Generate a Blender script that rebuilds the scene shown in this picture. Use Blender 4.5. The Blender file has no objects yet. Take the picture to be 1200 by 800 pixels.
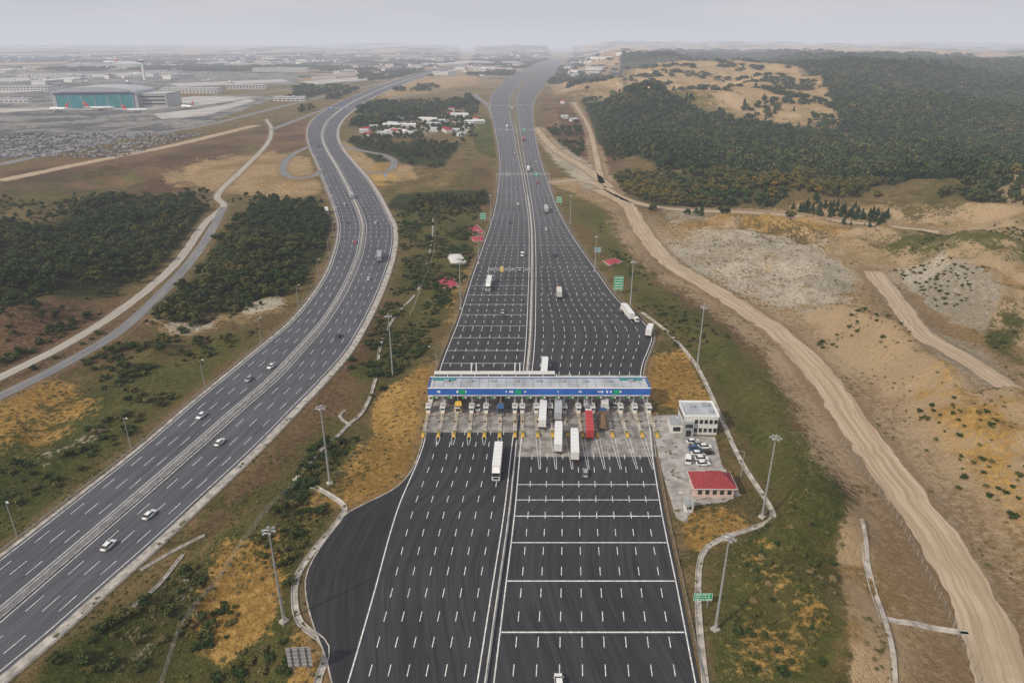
import bpy, math, random
import numpy as np
from mathutils import Vector
random.seed(7); rng=np.random.default_rng(7)
# ---------------------------------------------------------------- survey
H=120.0; F=811.0; TH=math.radians(23.2); CT=math.cos(TH); ST=math.sin(TH)
def G(px,py):
    u=(px-600)/F; v=(400-py)/F
    f=CT+v*ST; d=ST-v*CT
    return (H*u/d, H*f/d)
def INV(x,y):
    y=np.maximum(y,45.0)
    a=np.arctan2(H,y)-TH
    py=400+F*np.tan(a)
    depth=y*CT+H*ST
    return 600+F*x/depth, py
def pch(xs,ys):
    o=np.argsort(xs); xs=np.array(xs,float)[o]; ys=np.array(ys,float)[o]
    h=np.diff(xs); dl=np.diff(ys)/h
    m=np.zeros(len(xs)); m[0]=dl[0]; m[-1]=dl[-1]
    m[1:-1]=(dl[:-1]*h[1:]+dl[1:]*h[:-1])/(h[1:]+h[:-1])
    def f(x):
        x=np.clip(np.asarray(x,float),xs[0],xs[-1])
        i=np.clip(np.searchsorted(xs,x)-1,0,len(h)-1)
        t=(x-xs[i])/h[i]
        return ((2*t**3-3*t**2+1)*ys[i]+(t**3-2*t**2+t)*h[i]*m[i]+(-2*t**3+3*t**2)*ys[i+1]+(t**3-t**2)*h[i]*m[i+1])
    return f
def py_of(Y): return 400+F*np.tan(np.arctan2(H,np.asarray(Y,float))-TH)
def px_to_x(px,Y): return (px-600)/F*(np.asarray(Y,float)*CT+H*ST)
def X_at(fn,Y): return px_to_x(fn(py_of(Y)),Y)
# main road tables
mL=pch(*zip(*[(860,410),(800,390),(770,383),(740,371),(700,360),(680,359),(650,371),(620,393),(600,410),(590,430),(575,460),(550,484),(530,492),(505,498),(480,502),(445,510),(420,518),(400,526),(375,536),(350,544),(325,552),(300,561),(280,568),(260,575),(240,580),(220,583),(200,585),(180,584),(160,581),(140,577),(125,574),(115,575),(105,581),(95,592),(88,603),(80,618),(75,630),(70,644)]))
mML=pch(*zip(*[(860,556),(800,565),(700,580),(600,595),(510,605),(480,609),(445,615),(400,619),(350,621),(300,622),(260,621),(230,617),(200,611.5),(170,605),(150,601.5),(130,597.5),(118,597.5),(108,601.5),(98,609),(90,618),(82,628.5),(75,639),(70,650)]))
mMR=pch(*zip(*[(860,565),(800,573),(700,586),(600,599),(510,608),(480,612),(445,619),(400,624),(350,625.5),(300,626),(260,624.5),(230,620.5),(200,615.5),(170,611),(150,608.5),(130,606.5),(118,606),(108,609),(98,616),(90,624),(82,633),(75,643),(70,653)]))
mR=pch(*zip(*[(860,832),(800,820),(740,808),(690,798),(600,779),(560,772),(535,768),(500,764),(470,758),(445,753),(425,756),(410,762),(395,766),(380,758),(368,745),(355,729),(340,716),(320,702),(300,688),(280,674),(260,662),(240,652),(220,645),(200,638),(180,632),(160,628),(140,625),(125,625),(115,628),(105,634),(95,641),(88,647),(80,654),(75,660),(70,668)]))
LANEL=pch(*zip(*[(860,390),(800,408),(700,437),(600,465),(510,499),(480,503)]))
MW=[(850,-265,-160,-70),(800,-190,-97,-10),(740,-112,-22,62),(700,-61,25,107),(640,18,95,175),(580,95,165,240),(519,172,235,305),(480,217,279,343),(446,258,318,376),(410,302,352,407),(380,338,378,425),(350,364,398,440),(320,383,413,452),(300,391,421,458),(280,396,425,461),(265,397,426,460),(250,394,422,453),(230,387,413,443),(210,379,403,430),(190,371,392,413),(175,364,383,401),(160,360,378,395),(150,361,380,396),(140,367,386,402),(130,380,398,413),(120,397,413,427),(110,420,434,447),(100,446,458,470),(90,478,488,498),(82,510,518,526),(75,540,546,552)]
ys_=[m[0] for m in MW]
wL=pch(ys_,[m[1] for m in MW]); wR=pch(ys_,[m[3] for m in MW])
wML=pch(ys_,[m[2]-.04*(m[3]-m[1]) for m in MW]); wMR=pch(ys_,[m[2]+.03*(m[3]-m[1]) for m in MW])
def rows(y0,y1):
    r=[];y=y0
    while y<y1: r.append(y); y+=max(3.0,y*0.012)
    r.append(y1); return np.array(r)
def crv(pts,n=8):
    P=np.array(pts,float); out=[]
    P=np.vstack([2*P[0]-P[1],P,2*P[-1]-P[-2]])
    for i in range(1,len(P)-2):
        p0,p1,p2,p3=P[i-1],P[i],P[i+1],P[i+2]
        for k in range(n):
            t=k/n
            out.append(.5*((2*p1)+(-p0+p2)*t+(2*p0-5*p1+4*p2-p3)*t*t+(-p0+3*p1-3*p2+p3)*t**3))
    out.append(P[-2])
    return np.array([G(a,b) for a,b in out])
# ---------------------------------------------------------------- strips (local roads, tracks)
STR={
 'dirt':[([(700,222),(735,240),(752,270),(785,308),(850,348),(915,392),(965,445),(1010,510),(1055,570),(1095,625),(1135,690),(1165,760),(1180,820)],11.5),
         ([(640,214),(690,213),(740,236),(800,246),(900,250),(1010,262),(1100,272)],8.0),
         ([(1022,318),(1050,352),(1082,392),(1130,420),(1205,470)],10.0),
         ([(628,150),(650,175),(690,200),(715,220)],9.0),
         ([(672,120),(690,150),(700,190),(705,215)],6.0),
         ([(0,212),(100,191),(200,171),(300,147)],16.0)],
 'pale':[([(-60,470),(0,442),(80,402),(150,357),(205,310),(240,262),(262,242),(255,228),(285,198),(312,170),(318,152),(312,140)],5.5)],
 'asph':[([(-60,490),(0,464),(80,424),(140,388),(188,345),(222,308),(245,275),(262,243)],6.0),
         ([(0,193),(100,171),(180,157),(245,146),(330,125),(420,104),(520,82)],14.0),
         ([(0,178),(90,160),(180,145),(290,122),(400,99),(500,80)],12.0),
         ([(362,172),(345,180),(333,192),(333,203),(346,209),(368,206),(378,200)],7.0),
         ([(398,170),(420,176),(450,182),(462,190),(455,200),(430,203)],7.0),
         ([(318,152),(350,140),(380,128)],9.0),
         ([(160,130),(230,118),(330,106),(420,92)],12.0),
         ([(556,110),(572,125),(578,140)],7.0),
         ([(652,90),(700,95),(760,88)],8.0),
         ([(572,122),(540,108),(480,112),(430,122)],10.0),([(640,100),(670,106),(690,100),(672,92),(650,92)],9.0),
         ([(300,88),(400,80),(520,74),(600,70)],16.0),([(600,92),(560,88),(500,92),(440,100)],10.0),([(0,84),(150,78),(300,76),(420,72)],20.0)],
}
SC={k:[(crv(p),w) for p,w in v] for k,v in STR.items()}
# ---------------------------------------------------------------- noise & height
def vn(x,y,s):
    ix=np.floor(x); iy=np.floor(y); fx=x-ix; fy=y-iy
    fx=fx*fx*(3-2*fx); fy=fy*fy*(3-2*fy)
    def h(a,b):
        q=np.sin(a*127.1+b*311.7+s*74.7)*43758.5453
        return q-np.floor(q)
    return (h(ix,iy)*(1-fx)+h(ix+1,iy)*fx)*(1-fy)+(h(ix,iy+1)*(1-fx)+h(ix+1,iy+1)*fx)*fy
def fbm(x,y,s,o=4):
    r=0;a=.5;t=0
    for i in range(o):
        r=r+a*vn(x,y,s+i); t+=a; x=x*2.03+11; y=y*2.03+5; a*=.5
    return r/t
def sst(a,b,x):
    t=np.clip((x-a)/(b-a),0,1); return t*t*(3-2*t)
def segd(x,y,P):
    best=np.full(x.shape,1e9)
    for i in range(len(P)-1):
        a=P[i];b=P[i+1]; d=b-a; L=max(d@d,1e-9)
        t=np.clip(((x-a[0])*d[0]+(y-a[1])*d[1])/L,0,1)
        q=np.hypot(x-a[0]-t*d[0],y-a[1]-t*d[1]); best=np.minimum(best,q)
    return best
def polyd(px,py,poly):
    """signed distance, positive inside"""
    P=np.array(poly,float); Q=np.vstack([P,P[:1]])
    d=segd(px,py,Q); ins=np.zeros(px.shape,bool)
    for i in range(len(P)):
        a=Q[i];b=Q[i+1]
        if a[1]==b[1]: continue
        c=((a[1]>py)!=(b[1]>py))&(px<(b[0]-a[0])*(py-a[1])/(b[1]-a[1])+a[0])
        ins^=c
    return np.where(ins,d,-d)
FLATP=[[(745,400),(800,400),(870,480),(920,600),(860,640),(770,640)],[(-300,60),(330,75),(420,100),(330,150),(240,165),(-300,215)],[(400,120),(570,115),(570,170),(400,175)]]
def roaddist(x,y):
    x=np.asarray(x,float); y=np.asarray(y,float)
    px,py=INV(x,y); k=(np.maximum(y,45)*CT+H*ST)/F
    py2=np.clip(py,70,860)
    d1=np.maximum(mL(py2)-px,px-mR(py2))*k
    py3=np.clip(py,75,850)
    d2=np.maximum(wL(py3)-px,px-wR(py3))*k*.75
    d=np.minimum(d1,d2)
    for grp in SC.values():
        for P,w in grp:
            lo=P.min(0)-120; hi=P.max(0)+120
            m=(x>lo[0])&(x<hi[0])&(y>lo[1])&(y<hi[1])
            if m.any():
                q=segd(x[m],y[m],P[::2] if len(P)>40 else P)-w/2
                d[m]=np.minimum(d[m],q)
    return d
HILLS=[(1165,345,90,20),(1130,510,70,13),(1190,250,140,20),(70,330,70,7),(310,300,60,6),(1000,420,60,9),(930,240,90,8),(1060,680,45,6)]
def height(x,y,rd=None):
    x=np.atleast_1d(np.asarray(x,float)); y=np.atleast_1d(np.asarray(y,float))
    if rd is None: rd=roaddist(x,y)
    mg=3+0.012*np.abs(y)
    m=sst(mg,mg+15+0.05*np.abs(y),rd)
    px,py=INV(x,y)
    for p in FLATP:
        P=np.array(p); k=(px>P[:,0].min()-40)&(px<P[:,0].max()+40)&(py>P[:,1].min()-20)&(py<P[:,1].max()+20)
        if k.any():
            m[k]*=1-sst(-25,0,polyd(px[k],py[k],p))
    n1=fbm(x/55,y/55,3,4)-.45
    gul=np.abs(fbm(x/38,y/38,44,3)-.5)*2      # eroded gullies
    rt=1+.6*sst(120,200,x)*sst(1.0,.6,y/700)
    z=(n1*14.0+gul*9)*rt+(fbm(x/14,y/14,9,2)-.5)*3.0-2
    hh=np.zeros_like(z)
    for hx,hy,r,a in HILLS:
        wx,wy=G(hx,hy); hh=hh+a*np.exp(-((x-wx)**2+(y-wy)**2)/(2*(r*.55)**2))
    z=z+hh+ np.where(hh>.5,.8*np.sin((hh+z*.35)*2.2),0)      # terraced cut slopes
    far=sst(500,1400,y)
    z=z*(1-far*.5)+far*(fbm(x/330,y/330,5,4)-.35)*np.where(x>0,105,14)
    z=z+sst(700,2400,y)*sst(100,700,x)*34
    hzz=sst(6000,13000,y)*(fbm(x/3200,y/2600,21,4)-.40)*300
    rdm=sst(10,60,rd)
    return z*m+np.maximum(hzz,0)*rdm
# ---------------------------------------------------------------- materials
def newmat(name):
    m=bpy.data.materials.new(name); m.use_nodes=True
    nt=m.node_tree; b=nt.nodes['Principled BSDF']; return m,nt,b
def N(nt,t,**kw):
    n=nt.nodes.new(t)
    for k,v in kw.items(): setattr(n,k,v)
    return n
def noise_tex(nt,vec,scale,detail=4,rough=.55):
    n=N(nt,'ShaderNodeTexNoise'); n.inputs['Scale'].default_value=scale; n.inputs['Detail'].default_value=detail; n.inputs['Roughness'].default_value=rough
    if vec is not None: nt.links.new(vec,n.inputs['Vector'])
    return n.outputs['Fac']
def math_(nt,op,a,b=None,clamp=False):
    n=N(nt,'ShaderNodeMath',operation=op,use_clamp=clamp)
    for i,v in enumerate((a,b)):
        if v is None: continue
        if isinstance(v,(int,float)): n.inputs[i].default_value=v
        else: nt.links.new(v,n.inputs[i])
    return n.outputs[0]
def mrange(nt,v,a,b,c=0.,d=1.):
    n=N(nt,'ShaderNodeMapRange'); n.interpolation_type='SMOOTHSTEP'
    nt.links.new(v,n.inputs[0]); 
    for i,q in zip((1,2,3,4),(a,b,c,d)): n.inputs[i].default_value=q
    return n.outputs[0]
def mixc(nt,f,a,b):
    n=N(nt,'ShaderNodeMix',data_type='RGBA')
    if isinstance(f,(int,float)): n.inputs[0].default_value=f
    else: nt.links.new(f,n.inputs[0])
    for i,v in ((6,a),(7,b)):
        if isinstance(v,tuple): n.inputs[i].default_value=(*v,1)
        else: nt.links.new(v,n.inputs[i])
    return n.outputs[2]
def simple(name,col,rough=.6,metal=0.,var=.15,scale=1.5,spec=.4):
    m,nt,b=newmat(name)
    g=N(nt,'ShaderNodeNewGeometry')
    f=noise_tex(nt,g.outputs['Position'],scale,4)
    c=mixc(nt,mrange(nt,f,.3,.7),tuple(x*(1-var) for x in col),tuple(min(1,x*(1+var)) for x in col))
    nt.links.new(c,b.inputs['Base Color']); b.inputs['Roughness'].default_value=rough; b.inputs['Metallic'].default_value=metal
    b.inputs['Specular IOR Level'].default_value=spec
    return m
def asphalt(name,ca,cb,far_col=None):
    m,nt,b=newmat(name)
    uv=N(nt,'ShaderNodeUVMap'); mp=N(nt,'ShaderNodeMapping'); mp.inputs['Scale'].default_value=(.55,.012,1)
    nt.links.new(uv.outputs[0],mp.inputs[0])
    st=noise_tex(nt,mp.outputs[0],1.0,4,.6)
    g=N(nt,'ShaderNodeNewGeometry')
    big=noise_tex(nt,g.outputs['Position'],.03,5,.6)
    fin=noise_tex(nt,g.outputs['Position'],2.0,3,.7)
    s=math_(nt,'ADD',math_(nt,'MULTIPLY',st,.55),math_(nt,'MULTIPLY',big,.35))
    s=math_(nt,'ADD',s,math_(nt,'MULTIPLY',fin,.12))
    c=mixc(nt,mrange(nt,s,.4,.64),ca,cb)
    mp2=N(nt,'ShaderNodeMapping'); mp2.inputs['Scale'].default_value=(.9,.03,1); nt.links.new(uv.outputs[0],mp2.inputs[0])
    t2=noise_tex(nt,mp2.outputs[0],1.3,2,.5)
    c=mixc(nt,mrange(nt,t2,.54,.68,0,.6),c,tuple(x*.5 for x in ca))
    t3=noise_tex(nt,mp2.outputs[0],2.3,2,.5)
    c=mixc(nt,mrange(nt,t3,.55,.7,0,.3),c,tuple(x*1.6 for x in cb))
    if far_col:
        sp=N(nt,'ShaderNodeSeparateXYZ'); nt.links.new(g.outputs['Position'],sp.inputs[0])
        c=mixc(nt,mrange(nt,sp.outputs[1],215,700,0,.8),c,mixc(nt,mrange(nt,s,.4,.64),far_col,tuple(x*1.4 for x in far_col)))  # blends to a lighter tone further along Y
    nt.links.new(c,b.inputs['Base Color']); b.inputs['Roughness'].default_value=.72; b.inputs['Specular IOR Level'].default_value=.35
    return m
def rutted(name,ca,cb,cc):
    m,nt,b=newmat(name)
    uv=N(nt,'ShaderNodeUVMap'); mp=N(nt,'ShaderNodeMapping'); mp.inputs['Scale'].default_value=(.8,.018,1); nt.links.new(uv.outputs[0],mp.inputs[0])
    r=noise_tex(nt,mp.outputs[0],1.,3,.6); g=N(nt,'ShaderNodeNewGeometry')
    f=noise_tex(nt,g.outputs['Position'],1.6,5,.75); q=noise_tex(nt,g.outputs['Position'],.05,4,.6)
    c=mixc(nt,mrange(nt,r,.38,.62),ca,cb); c=mixc(nt,mrange(nt,f,.4,.65,0,.5),c,cc); c=mixc(nt,mrange(nt,q,.5,.65,0,.45),c,ca)
    nt.links.new(c,b.inputs['Base Color']); b.inputs['Roughness'].default_value=.95; b.inputs['Specular IOR Level'].default_value=.05
    bp=N(nt,'ShaderNodeBump'); bp.inputs['Strength'].default_value=.7; bp.inputs['Distance'].default_value=.3; nt.links.new(r,bp.inputs['Height']); nt.links.new(bp.outputs[0],b.inputs['Normal'])
    return m
M={}
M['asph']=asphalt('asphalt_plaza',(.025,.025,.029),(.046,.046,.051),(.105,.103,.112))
M['asph2']=asphalt('asphalt_motorway',(.066,.069,.08),(.105,.107,.12))
M['asph3']=asphalt('asphalt_local',(.15,.15,.155),(.24,.235,.23))
M['fresh']=asphalt('asphalt_fresh',(.016,.016,.019),(.033,.033,.036))
M['dirt']=rutted('dirt_track',(.34,.25,.165),(.5,.4,.29),(.42,.33,.23))
M['pale']=rutted('worn_gravel_road',(.33,.3,.26),(.45,.42,.38),(.38,.35,.31))
M['conc']=simple('concrete',(.38,.35,.31),.85,var=.35,scale=.4)
M['soil']=simple('median_soil',(.14,.12,.075),.95,var=.4,scale=.1)
M['pad']=simple('concrete_pad',(.25,.235,.215),.8,var=.45,scale=.3)
M['concw']=simple('concrete_barrier',(.5,.49,.46),.8,var=.25,scale=.5)
M['paint']=simple('road_paint',(.66,.66,.64),.6,var=.25,scale=1.2)
M['paver']=simple('yard_paving',(.34,.32,.3),.85,var=.3,scale=.3)
M['apron']=simple('apron_concrete',(.42,.4,.37),.85,var=.2,scale=.02)
M['white']=simple('white_paint',(.76,.76,.75),.35,var=.05)
M['offw']=simple('white_render',(.62,.61,.59),.7,var=.12)
M['grey']=simple('grey_metal',(.38,.39,.4),.5,.3,.1)
M['galv']=simple('galvanised_steel',(.45,.46,.47),.45,.5,.1)
M['dark']=simple('dark_trim',(.03,.03,.033),.5,var=.1)
M['rub']=simple('tyre_rubber',(.02,.02,.02),.8,var=.1)
M['glass']=simple('dark_glass',(.025,.03,.035),.12,var=.1,spec=.7)
M['blue']=simple('blue_fascia',(.03,.12,.42),.4,var=.1,scale=.3)
M['blued']=simple('dark_blue',(.02,.045,.14),.4,var=.1)
M['teal']=simple('teal_glazing',(.03,.22,.25),.3,var=.2,scale=.05)
M['green']=simple('green_sign',(.01,.3,.13),.4,var=.06)
M['red']=simple('red_paint',(.45,.03,.03),.4,var=.1)
M['orange']=simple('orange_paint',(.6,.2,.03),.4,var=.1)
M['yellow']=simple('yellow_paint',(.6,.38,.05),.5,var=.2)
M['roofr']=simple('red_roof_tiles',(.27,.035,.04),.7,var=.3,scale=2)
M['pink']=simple('pinkish_wall',(.6,.42,.38),.8,var=.1)
M['flowr']=simple('red_flowers',(.35,.05,.07),.9,var=.5,scale=1.2)
M['brown']=simple('brown_tarp',(.2,.12,.07),.7,var=.2)
M['silver']=simple('silver_paint',(.42,.43,.45),.3,.4,.05)
M['black']=simple('black_paint',(.02,.02,.022),.25,var=.1)
M['cblue']=simple('blue_paint',(.04,.1,.25),.3,var=.1)
M['roofg']=simple('grey_roofing',(.4,.42,.45),.6,var=.2,scale=.15)
M['led']=simple('lane_signal_green',(.03,.4,.1),.4,var=.05)
M['lens']=simple('lamp_lens',(.7,.7,.68),.2,var=.05)
M['tail']=simple('tail_light',(.4,.02,.02),.3,var=.05)
M['bark']=simple('bark',(.09,.065,.045),.9,var=.3,scale=3)
def leafmat(name,ca,cb,cc):
    m,nt,b=newmat(name)
    oi=N(nt,'ShaderNodeObjectInfo'); g=N(nt,'ShaderNodeNewGeometry')
    n1=noise_tex(nt,g.outputs['Position'],.9,1,.7); n2=noise_tex(nt,g.outputs['Position'],.009,2,.65)
    c=mixc(nt,mrange(nt,n1,.35,.68),ca,cb)
    f=math_(nt,'MULTIPLY',oi.outputs['Random'],mrange(nt,n2,.42,.6,.05,.9))
    c=mixc(nt,f,c,cc)
    nt.links.new(c,b.inputs['Base Color']); b.inputs['Roughness'].default_value=.8; b.inputs['Specular IOR Level'].default_value=.1
    return m
M['leaf']=leafmat('broadleaf_foliage',(.02,.04,.012),(.052,.08,.022),(.11,.11,.032))
M['leaff']=leafmat('forest_foliage',(.02,.043,.014),(.048,.082,.026),(.1,.105,.035))
M['leafy']=leafmat('yellowing_foliage',(.1,.1,.022),(.17,.145,.03),(.24,.15,.03))
M['leafo']=leafmat('olive_foliage',(.06,.07,.02),(.11,.11,.03),(.16,.12,.035))
M['leafd']=leafmat('conifer_foliage',(.012,.036,.014),(.03,.068,.022),(.045,.08,.022))
M['scrub']=leafmat('scrub_foliage',(.075,.08,.026),(.15,.135,.055),(.26,.19,.09))
# ---------------------------------------------------------------- mesh builder
class MB:
    def __init__(s): s.v=[];s.f=[];s.m=[];s.keys=[]
    def k(s,mat):
        if mat not in s.keys: s.keys.append(mat)
        return s.keys.index(mat)
    def add(s,vs,fs,mat):
        o=len(s.v); s.v+= [tuple(p) for p in vs]; mi=s.k(mat)
        for f in fs: s.f.append([o+i for i in f]); s.m.append(mi)
    def frus(s,cx,cy,z0,z1,a,b,mat,ox=0,oy=0,rot=0):
        c,n=math.cos(rot),math.sin(rot); vs=[]
        for z,(sx,sy),dx,dy in ((z0,a,0,0),(z1,b,ox,oy)):
            for qx,qy in ((-1,-1),(1,-1),(1,1),(-1,1)):
                X=qx*sx/2+dx;Y=qy*sy/2+dy
                vs.append((cx+X*c-Y*n,cy+X*n+Y*c,z))
        s.add(vs,[(3,2,1,0),(4,5,6,7),(0,1,5,4),(1,2,6,5),(2,3,7,6),(3,0,4,7)],mat)
    def box(s,cx,cy,cz,sx,sy,sz,mat,rot=0): s.frus(cx,cy,cz-sz/2,cz+sz/2,(sx,sy),(sx,sy),mat,rot=rot)
    def cyl(s,p0,p1,r0,r1,n,mat):
        p0=np.array(p0,float);p1=np.array(p1,float);d=p1-p0;d/=max(np.linalg.norm(d),1e-9)
        a=np.cross(d,[0,0,1.] if abs(d[2])<.9 else [1.,0,0]);a/=np.linalg.norm(a);b=np.cross(d,a)
        vs=[]
        for p,r in((p0,r0),(p1,r1)):
            for i in range(n):
                t=2*math.pi*i/n; vs.append(p+r*(a*math.cos(t)+b*math.sin(t)))
        fs=[(i,(i+1)%n,n+(i+1)%n,n+i) for i in range(n)]+[tuple(range(n))[::-1],tuple(range(n,2*n))]
        s.add(vs,fs,mat)
    def loft(s,secs,mat,mats=None,caps=True):
        n=len(secs[0]); vs=[p for q in secs for p in q]; o=len(s.v); s.v+=[tuple(p) for p in vs]
        for i in range(len(secs)-1):
            for j in range(n):
                mm=mats(i,j) if mats else mat
                s.f.append([o+i*n+j,o+i*n+(j+1)%n,o+(i+1)*n+(j+1)%n,o+(i+1)*n+j]); s.m.append(s.k(mm))
        if caps:
            s.f.append([o+j for j in range(n)][::-1]); s.m.append(s.k(mat))
            s.f.append([o+(len(secs)-1)*n+j for j in range(n)]); s.m.append(s.k(mat))
    def mesh(s,name,smooth=False):
        me=bpy.data.meshes.new(name); me.from_pydata(s.v,[],s.f)
        for k in s.keys: me.materials.append(M[k])
        me.polygons.foreach_set('material_index',s.m)
        if smooth: me.polygons.foreach_set('use_smooth',[True]*len(s.f))
        me.update(); return me
    def obj(s,name,loc=(0,0,0),rot=0): return place(s.mesh(name),name,loc,rot)
def place(me,name,loc,rot=0,scale=None):
    o=bpy.data.objects.new(name,me); o.location=loc; o.rotation_euler=(0,0,rot)
    if scale: o.scale=scale
    bpy.context.scene.collection.objects.link(o); return o
def ribbon(name,Lp,Rp,z,mat,skirt=True):
    """paved strip between two world polylines, with side skirts"""
    Lp=np.array(Lp);Rp=np.array(Rp);n=len(Lp); vs=[];fs=[];uv=[]
    mid=(Lp+Rp)/2; s=np.concatenate([[0],np.cumsum(np.hypot(*np.diff(mid,axis=0).T))])
    zz=np.broadcast_to(z,(n,))
    for i in range(n):
        w=np.hypot(*(Rp[i]-Lp[i]))
        vs+=[(Lp[i][0],Lp[i][1],zz[i]-.4),(Lp[i][0],Lp[i][1],zz[i]),(Rp[i][0],Rp[i][1],zz[i]),(Rp[i][0],Rp[i][1],zz[i]-.4)]
        uv+=[(-w/2,s[i]),(-w/2,s[i]),(w/2,s[i]),(w/2,s[i])]
    for i in range(n-1):
        a=4*i;b=4*i+4
        fs.append((a+1,a+2,b+2,b+1))
        if skirt: fs+= [(a,a+1,b+1,b),(a+2,a+3,b+3,b+2)]
    me=bpy.data.meshes.new(name); me.from_pydata(vs,[],fs); me.materials.append(M[mat])
    ul=me.uv_layers.new(name='UVMap'); idx=np.zeros(len(me.loops),int); me.loops.foreach_get('vertex_index',idx)
    ul.data.foreach_set('uv',np.array(uv)[idx].ravel()); me.update()
    return place(me,name,(0,0,0))
def offs(P,d):
    P=np.array(P,float); t=np.gradient(P,axis=0); t/=np.linalg.norm(t,axis=1)[:,None]+1e-9
    return P+np.stack([t[:,1],-t[:,0]],1)*d   # + is to the right of travel
def resamp(P,step):
    P=np.array(P,float); s=np.concatenate([[0],np.cumsum(np.hypot(*np.diff(P,axis=0).T))])
    n=max(2,int(s[-1]/step)+1); q=np.linspace(0,s[-1],n)
    return np.stack([np.interp(q,s,P[:,0]),np.interp(q,s,P[:,1])],1)
def strip(name,P,w,z,mat,wob=0.):
    P=np.array(P)
    if wob:
        P=resamp(P,2.); k=(fbm(P[:,0]/6,P[:,1]/6,31,4)-.5)*wob*w; k2=(fbm(P[:,0]/5,P[:,1]/5,77,4)-.5)*wob*w
        t=np.gradient(P,axis=0); t/=np.linalg.norm(t,axis=1)[:,None]+1e-9; nrm=np.stack([t[:,1],-t[:,0]],1)
        return ribbon(name,P+nrm*(-w/2+k)[:,None],P+nrm*(w/2+k2)[:,None],z,mat)
    return ribbon(name,offs(P,-w/2),offs(P,w/2),z,mat)
def sweep(mb,P,prof,mat,zf=None):
    """closed profile [(lateral,z)] swept on world path"""
    P=np.array(P); t=np.gradient(P,axis=0); t/=np.linalg.norm(t,axis=1)[:,None]+1e-9; nr=np.stack([t[:,1],-t[:,0]],1)
    zz=height(P[:,0],P[:,1]) if zf is None else np.full(len(P),zf)
    secs=[[(P[i][0]+nr[i][0]*a,P[i][1]+nr[i][1]*a,zz[i]+b) for a,b in prof] for i in range(len(P))]
    mb.loft(secs,mat)
def hz(x,y): return float(height(np.array([x]),np.array([y]))[0])
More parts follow.
